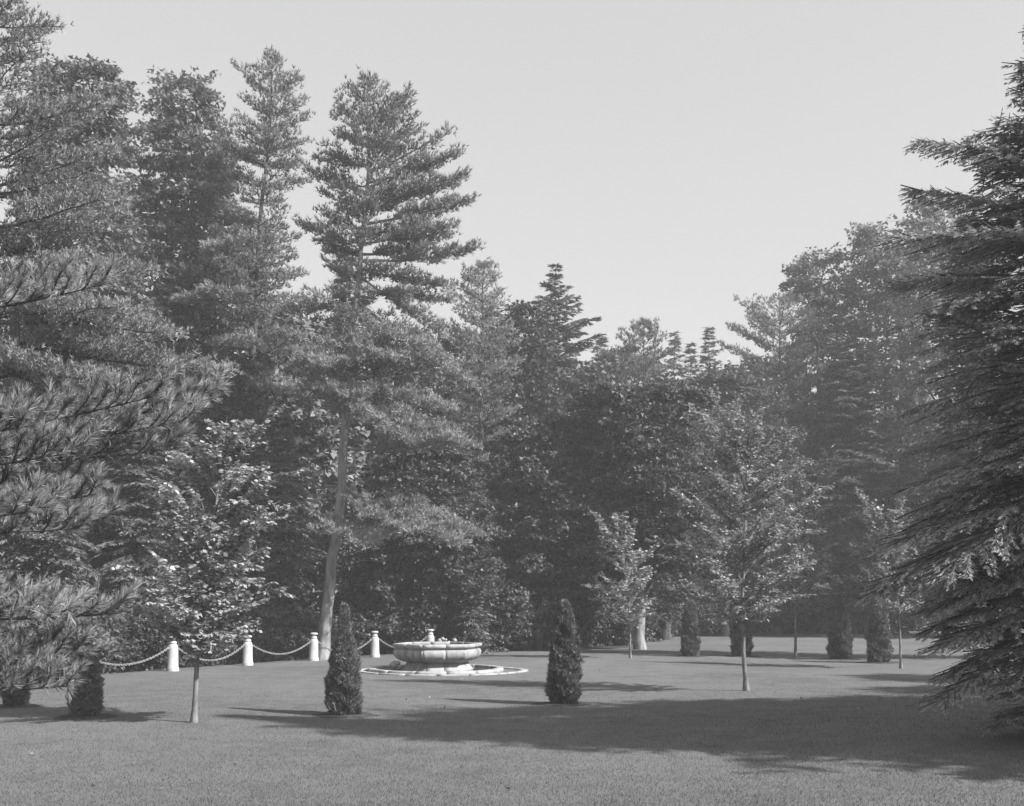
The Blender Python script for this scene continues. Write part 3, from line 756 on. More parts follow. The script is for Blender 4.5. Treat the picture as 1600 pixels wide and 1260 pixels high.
bushes += [(1205, 69, .8, 'dark bush at the foot of the layered right pine'), (1262, 70, .8, 'dark bush under the first lacy oak'), (1300, 71, .8, 'dark bush between the thin pale stem and the arborvitae pair'),
           (1410, 74, .85, 'dark bush under the taller lacy oak'), (1050, 66, .8, 'bush in deep shade left of the back arborvitae'), (1110, 70, .8, 'bush in deep shade between arborvitae and largest tree'), (1150, 76, .9, 'bush far behind the largest tree stem'),
           (1210, 74, .9, 'bush in deep shade left of the thin pale stem'), (1275, 80, 1.0, 'bush in deep shade right of the thin pale stem'), (1355, 84, 1.0, 'bush in deep shade between and beyond the arborvitae pair'),
           (990, 54, .6, 'bush in deep shade behind the small slender tree'), (930, 52, .5, 'bush between tall arborvitae and slender tree')]
for i, (px, d, s, wh) in enumerate(bushes):
    deep('s', px, d, s, 'leafy ' + wh, 200 + i, 'bushes along the edge of the woods', 'leafy_bush', 'bush')
tree_conifer(68, 'hemlock_tree', 'little hemlock sapling just behind the right half of the basin', 42,
    [(738, 1030), (738, 980), (738, 905)],
    [(900, 2, 2), (930, 14, 14), (960, 26, 26), (1000, 36, 36), (1025, 34, 34)], 'hemlock', crown=(1025, 905), spacing=.2, per=(4, 6), r0=.04, slope=(-.1, .5))
# woods that stand outside the frame: right of the lawn and beside the camera, their shade falls on the lawn
off = [('b1', 16.0, 14.6, .90), ('b0', 12.9, 13.4, .90), ('b0', 24, 22.5, .86), ('b0', 12.6, 11.4, .70), ('b1', 20.0, 18.8, .76), ('b1', 40, 46, 1.1), ('b0', 46, 58, 1.2), ('c', 36, 36, 1.0), ('b1', -14, 12, .9), ('b0', -20, 24, 1.0)]
for i, (k, x, y, s) in enumerate(off):
    d = y
    deep(k, CX + x / d * F, d, s, 'broad shade tree standing outside the frame beside the lawn', 300 + i, 'shade trees outside the frame', NM[k])

# ------------------------------------------------------------------ near hemlock at the right edge
def near_hemlock():
    d = 13.6; px0 = 1665
    foot = np.array([gx(px0, d), d, float(ground_z(gx(px0, d), d)) - .03])
    rows = [(-60, 4, 4), (20, 50, 60), (110, 70, 110), (180, 90, 140), (215, 140, 170), (245, 165, 180), (300, 190, 200), (380, 205, 220), (450, 220, 230), (560, 240, 250), (700, 230, 260),
            (770, 235, 260), (860, 290, 270), (905, 280, 270), (940, 170, 260), (980, 205, 250), (1010, 215, 240), (1060, 190, 230), (1110, 175, 220), (1170, 130, 180)]
    r = np.random.default_rng(9)
    env = Env(px_rows(d, rows), r, .8, .08)
    path = np.array([(0, 0, 0), (.05, 0, 5), (0, 0, gz(-58, d))])
    ex = []
    for (spy, tx, ty, dd, wd) in [(300, 1442, 216, -.3, .17), (380, 1422, 300, .2, .2), (430, 1405, 372, -.4, .35), (470, 1398, 440, .3, .35), (730, 1432, 760, -.3, .35), (760, 1425, 800, .3, .4),
                                  (800, 1400, 850, -.4, .45), (820, 1382, 905, 0, .45), (830, 1398, 925, -.6, .4), (800, 1440, 915, .5, .5), (780, 1470, 900, -.9, .5), (850, 1460, 890, .2, .5),
                                  (900, 1448, 955, -.2, .35), (940, 1450, 985, .2, .35), (980, 1458, 1010, -.5, .4), (1000, 1475, 1055, .1, .45), (1020, 1480, 1095, -.4, .45), (700, 1450, 830, .4, .4)]:
        ex.append((trunk_at(path, gz(spy, d)), at(tx, ty, d + dd) - foot, wd))
    parts = conifer(91, path, env, .35, path[-1][2] - .1, 'hemlock', spacing=.19, per=(5, 7), slope=(-.05, .6), fine=1.7, scale=.42, r0=.17, twig=.22, mat='dark_hemlock', lenr=(.5, 1.12), extra=ex, sj=.2)
    plant('hemlock_tree', 'near dark hemlock overhanging the lawn at the right edge', 'tree', foot, parts)
near_hemlock()

# ------------------------------------------------------------------ near pine boughs at the left edge
def near_pine():
    r = np.random.default_rng(31)
    foot = np.array([-7.0, 8.3, -0.02])
    tr, wood, fol = Acc(), Acc(), Acc()
    tr.tube(interp_path([(0, 0, 0), (.1, 0, 3), (0, .1, 7), (0, 0, 11)], 16), np.linspace(.24, .06, 16), 12)
    # (start height, tip px, tip py, tip distance)
    boughs = [(1.7, 185, 958, 8.2), (1.2, 105, 1072, 7.8), (1.5, 140, 1018, 8.6), (1.9, 85, 965, 7.6), (1.3, 50, 1035, 8.3),
              (2.2, 150, 772, 8.4), (2.4, 125, 825, 8.0), (2.5, 165, 812, 9.0), (2.4, 50, 800, 7.6),
              (2.6, 335, 622, 9.4), (2.6, 285, 658, 9.0), (2.6, 245, 618, 8.7), (2.6, 140, 692, 8.5), (2.8, 185, 705, 9.4), (2.6, 95, 710, 8.0), (2.9, 50, 665, 7.8),
              (2.7, 280, 700, 9.8), (2.5, 115, 748, 9.0), (3.6, 160, 445, 8.8)]
    T0, T1, Tv = [], [], []
    for (h, px, py, d) in boughs:
        b = np.array([0, 0, h + .5]); tip = at(px, py, d) - foot
        t = np.linspace(0, 1, 12)[:, None]
        mid = b * .4 + tip * .6 + np.array([0, 0, -.28])
        p = b * (1 - t) ** 2 + 2 * mid * t * (1 - t) + tip * t ** 2
        wood.tube(p, .024 * (1 - t[:, 0] * .8), 6, cap=False)
        L = np.linalg.norm(tip - b); v = r.uniform(.4, .8)
        ax = norm(np.gradient(p, axis=0))
        n = int(L * 7)
        for q in range(n):
            u = .42 + .58 * (q + r.uniform(0, 1)) / n
            k = u * 11; i0 = min(int(k), 10); pp = p[i0] + (p[i0 + 1] - p[i0]) * (k - i0); aa = ax[i0]
            side = norm(np.cross(aa, [0, 0, 1.0])) * (1 if q % 2 else -1)
            ln = .16 + .50 * (1.05 - u) * r.uniform(.5, 1.3)
            dv = norm(aa * .8 + side * r.uniform(.2, 1.0) + np.array([0, 0, r.uniform(.2, 1.1)]))
            e = pp + dv * ln
            wood.tube(np.array([pp, (pp + e) / 2 + [0, 0, -.02], e]), [.008, .006, .004], 4, cap=False)
            T0.append(pp); T1.append(e); Tv.append(v)
            for z in range(2):
                u2 = r.uniform(.4, .9); p2 = pp + (e - pp) * u2
                d2 = norm(dv + r.normal(0, .5, 3) + [0, 0, .3]); e2 = p2 + d2 * r.uniform(.1, .2)
                wood.segs(np.array([p2]), np.array([e2]), .004, .003, 3)
                T0.append(p2); T1.append(e2); Tv.append(v)
        T0.append(p[-3]); T1.append(p[-1]); Tv.append(v)
    T0, T1, Tv = np.array(T0), np.array(T1), np.array(Tv)
    ln = np.linalg.norm(T1 - T0, axis=1)
    # bundles grow along the outer part of every shoot and point forward: a brush with a rounded end
    n = np.maximum(14, (np.minimum(ln, .22) / .0060).astype(int))
    idx = np.repeat(np.arange(len(T0)), n)
    s = r.uniform(0, 1, len(idx)) ** .7
    back = np.minimum(ln, .22)[idx] * (1 - s)
    dv = norm(T1 - T0)[idx]
    P = T1[idx] - dv * back[:, None]
    th = r.uniform(.45, 1.25, len(idx))[:, None] * (.5 + .5 * (1 - s)[:, None])
    pr = norm(np.cross(dv, r.normal(0, 1, dv.shape)))
    d3 = dv * np.cos(th) + pr * np.sin(th)
    needles(fol, r, P, d3, 4, .092, .0048, .08, .05, np.clip(Tv[idx] - .1 + r.normal(0, .25, len(idx)), 0, 1))
    print('near pine shoots', len(T0), 'needles', len(P) * 5)
    plant('pine_tree', 'near pine at the left edge, long needled boughs reaching into view', 'tree', foot,
          {'trunk': tr.mesh('trunk', M['bark'], True), 'branches': wood.mesh('branches', M['bark'], True), 'foliage': fol.mesh('foliage', M['near_pine'])})
near_pine()

# ------------------------------------------------------------------ young lawn trees: arching shoots with single leaves along them
def lawn_tree(seed, label, base_px, stem_px, rows, crown, n_br, leaf, leafw, r0, step=.045, droop=.12, arch=.5, sub=.5, mat='elm', shoots=(), name='young_tree', up=(.5, 1.3), cw=1.0):
    r = np.random.default_rng(seed)
    bpx, bpy_ = base_px; d = gd(bpy_)
    foot = np.array([gx(bpx, d), d, float(ground_z(gx(bpx, d), d))])
    P = np.array([at(px, py, d) - foot for (px, py) in stem_px]); P[0] = (0, 0, -.03)
    tr, wood, fol = Acc(), Acc(), Acc()
    tp = interp_path(P, 22); tp[2:-1] += r.normal(0, .008, tp[2:-1].shape) * [1, 1, 0]
    f = np.linspace(0, 1, 22)
    rad = r0 * np.clip(1.0 - f * .95, .06, 1); rad[0] *= 1.6; rad[1] *= 1.1
    tr.tube(tp, rad, 10)
    env = Env(px_rows(d, rows), r, .9, .12)
    z0, z1 = gz(crown[0], d), gz(crown[1], d)
    T0, T1, Tv = [], [], []
    def shoot(b, tip, rb, v, lvl):
        L = np.linalg.norm(tip - b)
        t = np.linspace(0, 1, 9)[:, None]
        h = tip - b; h = h * [1, 1, 0]
        mid = (b + tip) / 2 + np.array([0, 0, arch * .28 * L]) - h * .08 + r.normal(0, .03, 3) * L
        p = b * (1 - t) ** 2 + 2 * mid * t * (1 - t) + tip * t ** 2
        wood.tube(p, rb * (1 - t[:, 0] * .8), 5 if lvl == 0 else 3, cap=False)
        for k in range(8):
            if lvl > 0 or k > 2: T0.append(p[k]); T1.append(p[k + 1]); Tv.append(v)
        return p
    tips = []
    for k in range(n_br):
        zz = z0 + (z1 - z0) * ((k + r.uniform(0, 1)) / n_br) ** 1.05
        phi = k * 2.4 + r.uniform(-.5, .5)
        e = float(env(zz, phi)) * r.uniform(.72, 1.15) * (1 if k % 3 else .5)
        s = r.uniform(*up)
        zb = max(z0 - .1, zz - e * s)
        b = trunk_at(P, zb); ax = trunk_at(P, zz)
        tip = np.array([ax[0] + math.cos(phi) * e, ax[1] + math.sin(phi) * e, zz])
        tips.append((b, tip))
    for (spy, tx, ty, dd) in shoots:
        tips.append((trunk_at(P, gz(spy, d)), at(tx, ty, d + dd) - foot))
    for (b, tip) in tips:
        v = r.uniform(.3, .75)
        L = np.linalg.norm(tip - b)
        p = shoot(b, tip, r0 * .22, v, 0)
        ns = int(L / .13)
        for q in range(ns):
            u = .25 + .72 * (q + r.uniform(0, 1)) / max(ns, 1)
            k = u * 8; i0 = min(int(k), 7); pp = p[i0] + (p[i0 + 1] - p[i0]) * (k - i0)
            aa = norm(p[i0 + 1] - p[i0]); sd = norm(np.cross(aa, r.normal(0, 1, 3) + [0, 0, 2])) * (1 if q % 2 else -1)
            ln = sub * L * (1.1 - u) * r.uniform(.4, 1.0) + .12
            dv = norm(aa * .9 + sd * r.uniform(.4, 1.0) * cw + np.array([0, 0, r.uniform(-.1, .3)]))
            shoot(pp, pp + dv * ln, .005, np.clip(v + r.normal(0, .1), 0, 1), 1)
    T0, T1, Tv = np.array(T0), np.array(T1), np.array(Tv)
    ln = np.linalg.norm(T1 - T0, axis=1)
    n = np.maximum(1, np.round(ln / step + r.uniform(-.3, .5, len(ln)))).astype(int)
    idx = np.repeat(np.arange(len(T0)), n)
    cnt = np.arange(len(idx))
    dv = norm(T1 - T0)[idx]
    sd = norm(np.cross(dv, np.array([0, 0, 1.0]))) * np.where(cnt % 2, 1, -1)[:, None]
    Pp = T0[idx] + (T1 - T0)[idx] * r.uniform(0, 1, (len(idx), 1))
    leaves(fol, r, Pp, sd * .9 + dv * .5, leaf, leafw, .42, droop, .35, True, Tv[idx])
    t = plant(name, label, 'tree', foot, {'trunk': tr.mesh('trunk', M['young_bark'], True), 'branches': wood.mesh('branches', M['young_bark'], True), 'foliage': fol.mesh('foliage', M[mat])})
    print(label, 'leaves', len(idx))
    return t
lawn_tree(71, 'young broadleaf tree with large leaves in front of the chain fence', (303, 1131), [(303, 1131), (308, 1030), (322, 880), (345, 740), (355, 650)],
    [(640, 15, 20), (690, 60, 60), (740, 95, 80), (800, 110, 100), (860, 130, 110), (920, 130, 115), (960, 85, 115), (995, 35, 100), (1035, 5, 70)],
    (1020, 655), 120, .098, .074, .046, step=.022, droop=.45, arch=.35, sub=.36, mat='linden',
    shoots=[(760, 432, 648, -.2), (800, 470, 735, 0), (780, 385, 655, .2), (830, 270, 700, 0), (920, 180, 880, 0), (900, 450, 930, -.2)])
lawn_tree(72, 'largest lawn tree, long arching leafy shoots over a thin stem, right of centre', (1166, 1080), [(1166, 1080), (1160, 980), (1162, 850), (1172, 740), (1165, 650)],
    [(620, 30, 10), (680, 45, 35), (740, 62, 65), (800, 85, 90), (850, 100, 110), (900, 95, 115), (950, 60, 90), (985, 25, 60)],
    (970, 650), 95, .098, .052, .052, step=.024, droop=.35, arch=.5, sub=.36,
    shoots=[(760, 1112, 616, 0), (760, 1152, 628, .2), (790, 1078, 634, -.2), (800, 1068, 650, .2), (840, 1075, 716, 0), (860, 1080, 745, .3), (900, 1012, 845, 0), (900, 1040, 800, .3),
            (880, 1300, 760, .3), (880, 1290, 830, 0), (800, 1240, 680, .2), (740, 1100, 660, 0), (740, 1130, 640, .3), (820, 1060, 700, 0), (920, 1030, 870, 0), (780, 1190, 640, 0), (860, 1050, 770, -.2), (840, 1270, 720, 0)])
lawn_tree(73, 'small slender young tree left of the pale trunk with an open leafy crown', (985, 1030), [(985, 1030), (984, 960), (975, 880), (968, 800)],
    [(795, 22, 8), (830, 35, 30), (880, 38, 42), (920, 52, 48), (950, 48, 44), (985, 15, 22)],
    (975, 800), 56, .125, .075, .036, step=.027, droop=.35, arch=.45, sub=.38, shoots=[(900, 922, 797, 0), (920, 1030, 850, 0), (940, 912, 915, 0)])
lawn_tree(74, 'young tree behind the largest lawn tree, thin pale straight stem', (1243, 1026), [(1243, 1026), (1243, 940), (1245, 850), (1250, 730)],
    [(705, 15, 30), (750, 45, 62), (800, 60, 60), (860, 65, 60), (910, 62, 62), (945, 30, 40)],
    (940, 715), 80, .125, .075, .050, step=.027, droop=.25, arch=.4, sub=.36, shoots=[(840, 1312, 712, 0), (830, 1290, 705, .3), (890, 1310, 905, 0)])
lawn_tree(75, 'young tree at the right with upswept leafy sprays beside the near hemlock', (1408, 1043), [(1408, 1043), (1405, 960), (1398, 880), (1392, 790)],
    [(765, 40, 10), (800, 55, 25), (850, 50, 45), (900, 65, 50), (940, 60, 50), (965, 20, 25)],
    (955, 790), 60, .125, .075, .040, step=.027, droop=.4, arch=.5, sub=.36, shoots=[(880, 1338, 768, 0), (890, 1335, 805, .2), (910, 1330, 850, 0), (930, 1318, 905, 0), (860, 1410, 775, 0)])

# ------------------------------------------------------------------ arborvitae shrubs
def arborvitae_mesh(seed, prof, n=5200):
    """unit height; prof = (height, radius) of the outline"""
    r = np.random.default_rng(seed); a = Acc()
    z = r.uniform(0, 1, n * 3); ph = r.uniform(0, 2 * math.pi, n * 3)
    R = np.interp(z, [p[0] for p in prof], [p[1] for p in prof])
    k = r.uniform(0, prof_max(prof), n * 3) < R + .03
    z, ph, R = z[k][:n], ph[k][:n], R[k][:n]
    q = r.uniform(0, 6.28, 6)
    lump = 1 + .12 * np.sin(3 * ph + q[0] + 9 * z) + .11 * np.sin(5 * ph - 19 * z + q[1]) + .09 * np.sin(4 * ph + 37 * z + q[2])
    rr_ = R * lump * (r.uniform(.45, 1.02, len(z)) ** .5)
    out = np.stack([np.cos(ph), np.sin(ph), 0 * ph], -1)
    c = np.stack([np.cos(ph) * rr_, np.sin(ph) * rr_, z], -1)
    # each spray is a small upright fan of scale tips
    K = 9
    tang = np.stack([-np.sin(ph), np.cos(ph), 0 * ph], -1)
    plane = norm(tang * r.normal(0, 1, (len(z), 1)) + out * r.normal(0, 1, (len(z), 1)))
    up = norm(np.array([0, 0, .8]) + out * .55 + r.normal(0, .22, out.shape))
    f = np.linspace(-.85, .85, K)
    D = norm((up[:, None] * np.cos(f)[None, :, None] + plane[:, None] * np.sin(f)[None, :, None]) + r.normal(0, .12, (len(z), K, 3))).reshape(-1, 3)
    P = np.repeat(c, K, 0) + r.normal(0, .006, (len(z) * K, 3))
    v = np.clip(np.repeat(r.uniform(.1, .9, len(z)), K) + r.normal(0, .1, len(z) * K), 0, 1)
    needles(a, r, P, D, 1, .052, .013, .05, 0, v)
    return a.mesh('foliage', M['cedar'])
def prof_max(p): return max(q[1] for q in p)
PR1 = [(0, .13), (.08, .165), (.3, .165), (.45, .14), (.55, .115), (.68, .075), (.76, .045), (.9, .028), (1, .010)]
PR2 = [(0, .14), (.1, .175), (.35, .168), (.6, .14), (.8, .105), (.92, .06), (1, .01)]
AM = [arborvitae_mesh(81, PR1, 4200), arborvitae_mesh(82, PR2, 4200), arborvitae_mesh(83, PR2, 3200)]
st = Acc(); st.tube(np.array([(0, 0, -.02), (0, 0, .5), (0, 0, .9)]), [.022, .014, .004], 6); STEM = st.mesh('stem', M['bark'])
def soil_patch(x, y, rad, seed):
    r = np.random.default_rng(seed); n = 20
    th = np.arange(n) * 2 * math.pi / n; q = rad * (1 + r.normal(0, .10, n))
    a = Acc(); ring = np.stack([np.cos(th) * q, np.sin(th) * q * .9, 0 * th], -1)
    gz_ = ground_z(x, y)
    ring[:, 2] = 0
    top = ring * .75 + [0, 0, .022]; low = ring.copy(); low[:, 2] = -.012
    V = np.concatenate([low, top, [[0, 0, .03]]])
    I, Z = [], []
    for i in range(n):
        j = (i + 1) % n
        I += [i, j, n + j, n + i]; Z.append(4)
        I += [n + i, n + j, 2 * n]; Z.append(3)
    a.add(V, I, Z)
    tag(link('soil_patch', a.mesh('soil_patch', M['soil']), None, (x, y, float(gz_))), kind='structure')
shr = [(538, 1121, 943, 0, 1.0, 'tall bottle shaped arborvitae with a long thin tip left of the fountain'),
       (882, 1101, 938, 1, 1.0, 'tall conical arborvitae right of the fountain'),
       (135, 1126, 1000, 2, 1.3, 'arborvitae half hidden under the near pine boughs at the left'),
       (26, 1110, 1000, 1, 1.2, 'arborvitae at the left picture edge under the pine boughs'),
       (1078, 1029, 937, 2, 1.0, 'narrow arborvitae nearest the back woods, left of the largest lawn tree'),
       (1158, 1028, 938, 1, 1.15, 'arborvitae standing right behind the stem of the largest lawn tree'),
       (1313, 1032, 928, 0, 1.12, 'arborvitae on the right lawn, left one of the pair'),
       (1373, 1037, 930, 2, 1.08, 'arborvitae on the right lawn, right one of the pair beside a thin stem')]
for i, (px, py, top, k, wd, lab) in enumerate(shr):
    d = gd(py - 3); x = gx(px, d); z = float(ground_z(x, d))
    h = (gz(top, d) - z) * .97
    t = plant('arborvitae_shrub', lab, 'shrub', (x, d, z), {'stem': STEM, 'foliage': AM[k]}, 'arborvitae planted round the lawn')
    t.scale = (h * wd * .84, h * wd * .84, h); t.rotation_euler = (0, 0, i * 1.3)
    soil_patch(x, d, .27 * h * wd + .12, 500 + i)

# ------------------------------------------------------------------ chain fence
def lathe(prof, n=24):
    a = Acc(); th = np.arange(n) * 2 * math.pi / n
    P = np.array(prof); m = len(P)
    V = np.stack([P[:, None, 0] * np.cos(th), P[:, None, 0] * np.sin(th), np.repeat(P[:, 1:2], n, 1)], -1).reshape(-1, 3)
    i = np.arange(m - 1)[:, None] * n; j = np.arange(n)[None]; k = (j + 1) % n
    Q = np.stack([i + j, i + k, i + n + k, i + n + j], -1).reshape(-1, 4)
    a.add(V, Q.ravel(), np.full(len(Q), 4)); a.add(V[-n:], np.arange(n), [n])
    return a
shaft = lathe([(.175, -.05), (.175, .09), (.165, .11), (.155, .12), (.150, .66), (.146, .70), (.120, .76), (.10, .785)]).mesh('shaft', M['paint'], True)
knob = lathe([(.085, .78), (.108, .80), (.112, .825), (.095, .855), (.060, .875), (.055, .89), (.085, .905), (.125, .925), (.138, .95), (.130, .975), (.09, .995), (.03, 1.0)]).mesh('finial', M['paint'], True)
ring_a = Acc()
th = np.linspace(0, 2 * math.pi, 13)
for sx in (-1, 1):
    ring_a.tube(np.stack([sx * .165 + .03 * np.cos(th), 0 * th, .68 + .03 * np.sin(th)], -1), np.full(13, .008), 6, cap=False)
eye = ring_a.mesh('chain_eye', M['chain'], True)
posts = [((-11.3, 27.9), 'hidden white post at the left end of the chain fence under the pine boughs'),
         ((gx(270, 31.5), 31.5), 'white post left of the young broadleaf tree stem'),
         ((gx(387, 34.6), 34.6), 'white post under the right side of the young broadleaf crown'),
         ((gx(490, 37.4), 37.4), 'white post just left of the leaning pine trunk'),
         ((gx(586, 39.4), 39.4), 'white post between the bottle shaped arborvitae and the fountain'),
         ((gx(672, 40.6), 40.6), 'white post showing only its knob above the fountain basin')]
PP = []
for i, ((x, y), lab) in enumerate(posts):
    z = float(ground_z(x, y))
    h = [1.0, 1.0, .96, .97, .95, .97][i]
    t = plant('chain_post', lab, 'post', (x, y, z), {'shaft': shaft, 'finial': knob, 'chain_eye': eye}, 'white posts of the chain fence')
    t.scale = (1, 1, h); PP.append(np.array([x, y, z + .68 * h]))
for i, t in enumerate([o for o in C.objects if o.name.startswith('chain_post')]):
    j = min(i + 1, 5); k = max(i - 1, 0); dv = PP[j] - PP[k]
    t.rotation_euler = ([.0, .012, -.008, .014, -.01, .006][i], [.0, -.01, .012, .004, -.012, .008][i], math.atan2(dv[1], dv[0]))
clab = ['pale sagging chain left of the first full post in view', 'chain hanging behind the young broadleaf stem', 'chain sagging between the second and third visible posts',
        'chain passing the leaning pine trunk behind the bottle shaped arborvitae', 'chain dropping from the fourth visible post behind the basin']
def chain(a, b, sag, label):
    dv = norm(b - a); a = a + dv * .18; b = b - dv * .18
    N = 400; t = np.linspace(0, 1, N)
    P = a + (b - a) * t[:, None]; P[:, 2] -= sag * 4 * t * (1 - t)
    s = np.concatenate([[0], np.cumsum(np.linalg.norm(np.diff(P, axis=0), axis=1))])
    L = s[-1]; pitch = .064; n = int(L / pitch)
    acc = Acc(); o = P[N // 2].copy()
    th = np.linspace(0, 2 * math.pi, 9)
    for q in range(n):
        c = (q + .5) * L / n
        p = np.array([np.interp(c, s, P[:, k]) for k in range(3)]); p2 = np.array([np.interp(c + .01, s, P[:, k]) for k in range(3)])
        ta = norm(p2 - p); sd = norm(np.cross(ta, [0, 0, 1.0])); up = np.cross(sd, ta)
        w = (sd + up) / 1.414 if q % 2 else (sd - up) / 1.414
        link_ = p + ta * (np.cos(th) * .046)[:, None] + w * (np.sin(th) * .026)[:, None] - o
        acc.tube(link_, np.full(9, .0085), 5, cap=False)
    tag(link('fence_chain', acc.mesh('fence_chain', M['chain'], True), None, tuple(o)), label, 'chain', 'chains between the white posts')
for i in range(5): chain(PP[i], PP[i + 1], [.40, .43, .36, .42, .38][i], clab[i])

# ------------------------------------------------------------------ fountain
FD = 31.3; FX = gx(684, FD)
def stone_sector(prof, pts, gap=.004):
    """closed (r, z) outline swept through plan directions pts (k,2) scaled by r"""
    a = Acc(); m = len(prof); k = len(pts)
    V = np.array([[(p[0] * r, p[1] * r, z) for (r, z) in prof] for p in pts]).reshape(-1, 3)
    I, Z = [], []
    for q in range(k - 1):
        for i in range(m):
            j = (i + 1) % m
            I += [q * m + i, (q + 1) * m + i, (q + 1) * m + j, q * m + j]; Z.append(4)
    I += list(range(m)); Z.append(m)
    I += list(range((k - 1) * m, k * m))[::-1]; Z.append(m)
    a.add(V, I, Z); return a
ft = thing('fountain', 'pale weathered stone fountain basin with a bulging hexagonal bowl on the lawn', 'fountain', (FX, FD, 0.0))
R0 = 1.32; PHI = math.radians(15)
hexv = [np.array([math.cos(PHI + k * math.pi / 3), math.sin(PHI + k * math.pi / 3)]) * R0 for k in range(6)]
bowl = [(.66, .262), (.74, .285), (.84, .33), (.92, .39), (.965, .46), (.978, .53), (.972, .59), (.950, .635), (.925, .655), (.80, .655), (.80, .60), (.72, .42), (.60, .34), (.55, .262)]
rim = [(.925, .657), (.945, .668), (.950, .690), (.990, .703), (1.0, .72), (1.003, .775), (.985, .80), (.88, .80), (.87, .78), (.87, .657)]
base = [(.80, .0), (.80, .07), (.78, .085), (.765, .12), (.73, .16), (.705, .21), (.69, .258), (.5, .258), (.5, .0)]
for k in range(6):
    A, B = hexv[k], hexv[(k + 1) % 6]
    for hlf in range(2):
        t0, t1 = (0, .5) if hlf == 0 else (.5, 1)
        g = .0014
        ts = np.linspace(t0 + g, t1 - g, 5)
        bend = 1 + .055 * np.sin(np.linspace(.15, math.pi - .15, 5)) if True else 1
        flat_ = np.array([A * (1 - t) + B * t for t in ts])
        whole = np.array([(A * (1 - t) + B * t) * (1 + .025 * math.sin(math.pi * t)) for t in ts])
        link('rim_stone', stone_sector(rim, whole).mesh('rim_stone', M['stone']), ft)
        lob = np.array([(A * (1 - t) + B * t) * (1 + .025 * math.sin(math.pi * t)) for t in np.linspace(t0 + g, t1 - g, 9)])
        link('bowl_stone', stone_sector(bowl, lob).mesh('bowl_stone', M['stone'], False), ft)
        link('foot_stone', stone_sector(base, whole).mesh('foot_stone', M['stone']), ft)
wp = np.array([h * .84 for h in hexv])
a = Acc(); a.add([(p[0], p[1], .70) for p in wp], np.arange(6), [6]); link('basin_water', a.mesh('basin_water', M['water']), ft)
a = Acc(); a.add([(p[0] * .92, p[1] * .92, .37) for p in wp], np.arange(6), [6]); link('basin_floor', a.mesh('basin_floor', M['stone']), ft)
# low carved lump at the back rim and the stone ball beside the foot
def lump_obj(name, r_seed, blobs, parent, mat):
    r = np.random.default_rng(r_seed); a = Acc()
    for (c, rad) in blobs:
        th = np.arange(10) * 2 * math.pi / 10; ph = np.linspace(-1.45, 1.45, 7)
        V = np.array([[c[0] + rad * math.cos(p) * math.cos(t), c[1] + rad * math.cos(p) * math.sin(t), c[2] + rad * .85 * math.sin(p)] for p in ph for t in th])
        V += r.normal(0, rad * .07, V.shape)
        i = np.arange(6)[:, None] * 10; j = np.arange(10)[None]; k = (j + 1) % 10
        Q = np.stack([i + j, i + k, i + 10 + k, i + 10 + j], -1).reshape(-1, 4)
        a.add(V, Q.ravel(), np.full(len(Q), 4)); a.add(V[-10:], np.arange(10), [10]); a.add(V[:10][::-1], np.arange(10), [10])
    return link(name, a.mesh(name, mat, True), parent)
lump_obj('carved_ornament', 4, [((-.02 + .09 * q, 1.16, .83 + .05 * math.sin(q * 1.3)), .055 + .02 * math.cos(q)) for q in range(6)], ft, M['stone'])
# pool ring, its water and the pointed outer border
pool = thing('pool_ring', 'low round stone pool kerb around the fountain, with pointed outer border', 'pool', (gx(681, FD), FD, 0.0))
def ring_stones(name, fn_out, fn_in, z0, z1, n, parent, mat, seed, chamf=.02):
    r = np.random.default_rng(seed)
    for k in range(n):
        t0, t1 = k / n, (k + 1) / n
        g = .0012
        a = Acc(); V = []
        hz = z1 + r.normal(0, .003)
        for t in np.linspace(t0 + g, t1 - g, 6):
            o, i_ = fn_out(t), fn_in(t); w = (i_ - o) / np.linalg.norm(i_ - o)
            for (p, z) in ((o, z0), (o, hz - chamf), (o + w * chamf, hz), (i_ - w * chamf, hz), (i_, hz - chamf), (i_, z0)): V.append((p[0], p[1], z))
        I, Z = [], []
        for q in range(5):
            for i in range(6):
                j = (i + 1) % 6
                I += [q * 6 + i, (q + 1) * 6 + i, (q + 1) * 6 + j, q * 6 + j]; Z.append(4)
        I += list(range(6)); Z.append(6); I += list(range(30, 36))[::-1]; Z.append(6)
        a.add(V, I, Z); link(name, a.mesh(name, mat), parent)
def circ(rad, cx=0.0, cy=0.0):
    return lambda t: np.array([cx + rad * math.cos(2 * math.pi * t), cy + rad * math.sin(2 * math.pi * t)])
ring_stones('kerb_stone', circ(1.95), circ(1.72), -.05, .10, 14, pool, M['stone'], 1)
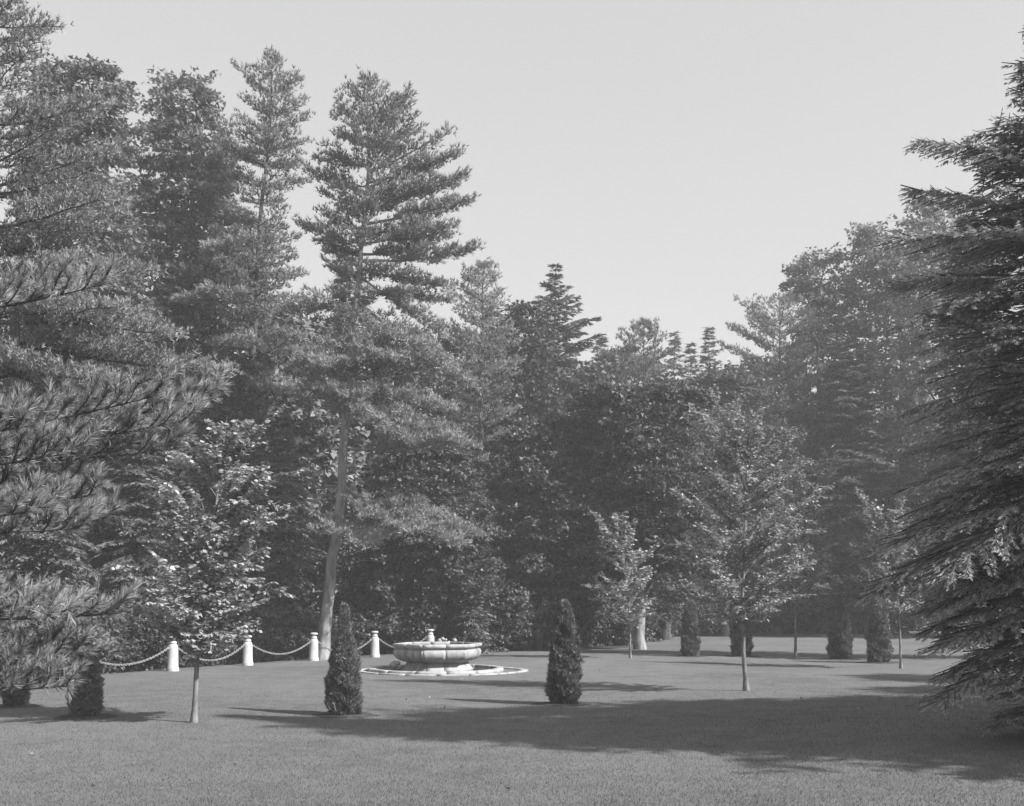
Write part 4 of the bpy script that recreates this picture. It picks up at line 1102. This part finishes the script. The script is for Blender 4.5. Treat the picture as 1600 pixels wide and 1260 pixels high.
def vesica(aw, hh, cx):
    Rr = (aw * aw + hh * hh) / (2 * hh); am = math.asin(aw / Rr)
    def f(t):
        t = (t + .0) % 1.0
        if t < .5:
            q = am - 2 * am * (t / .5); return np.array([cx + Rr * math.sin(q), Rr * math.cos(q) - (Rr - hh)])
        q = -am + 2 * am * ((t - .5) / .5); return np.array([cx + Rr * math.sin(q), -(Rr * math.cos(q) - (Rr - hh))])
    return f
OX = gx(690, FD) - gx(681, FD)
ring_stones('border_stone', vesica(2.50, 2.14, OX), vesica(2.30, 1.975, OX), -.05, .035, 16, pool, M['stone'], 2, .008)
a = Acc(); n = 40; th2 = np.arange(n) * 2 * math.pi / n
a.add(np.stack([1.75 * np.cos(th2), 1.75 * np.sin(th2), 0 * th2 + .045], -1), np.arange(n), [n]); link('pool_water', a.mesh('pool_water', M['water']), pool)
o = lump_obj('stone_ball', 8, [((0, 0, .15), .125), ((.13, -.03, .20), .07)], None, M['stone'])
o.location = (gx(617, FD), FD - .3, .04); tag(o, 'small dark stone ball lying at the left foot of the fountain basin', 'stone ball')

# ------------------------------------------------------------------ haze
def haze():
    m = bpy.data.materials.new('haze'); m.use_nodes = True
    n, l = m.node_tree.nodes, m.node_tree.links; n.clear()
    out = n.new('ShaderNodeOutputMaterial'); v = n.new('ShaderNodeVolumePrincipled')
    v.inputs['Color'].default_value = grey(.92); v.inputs['Density'].default_value = 0.0014; v.inputs['Anisotropy'].default_value = 0.0
    l.new(v.outputs[0], out.inputs['Volume'])
    x0, x1, y0, y1, z0, z1 = -141, 141, -61, 171, -2.6, 30
    V = [(x, y, z) for z in (z0, z1) for (x, y) in ((x0, y0), (x1, y0), (x1, y1), (x0, y1))]
    Q = [3, 2, 1, 0, 4, 5, 6, 7, 0, 1, 5, 4, 1, 2, 6, 5, 2, 3, 7, 6, 3, 0, 4, 7]
    me = mesh_np('haze', V, [4] * 6, Q, m)
    tag(link('haze', me), 'pale summer haze in the air', 'haze', kind='stuff')
haze()
tt = sum(len(m.polygons) for m in bpy.data.meshes)
print('faces', tt, 'tris', sum(len(m.loops) - 2 * len(m.polygons) for m in bpy.data.meshes))
print('max z', max((o.matrix_world.translation.z + max((v[2] for v in o.bound_box), default=0)) for o in bpy.data.objects if o.type == 'MESH'))
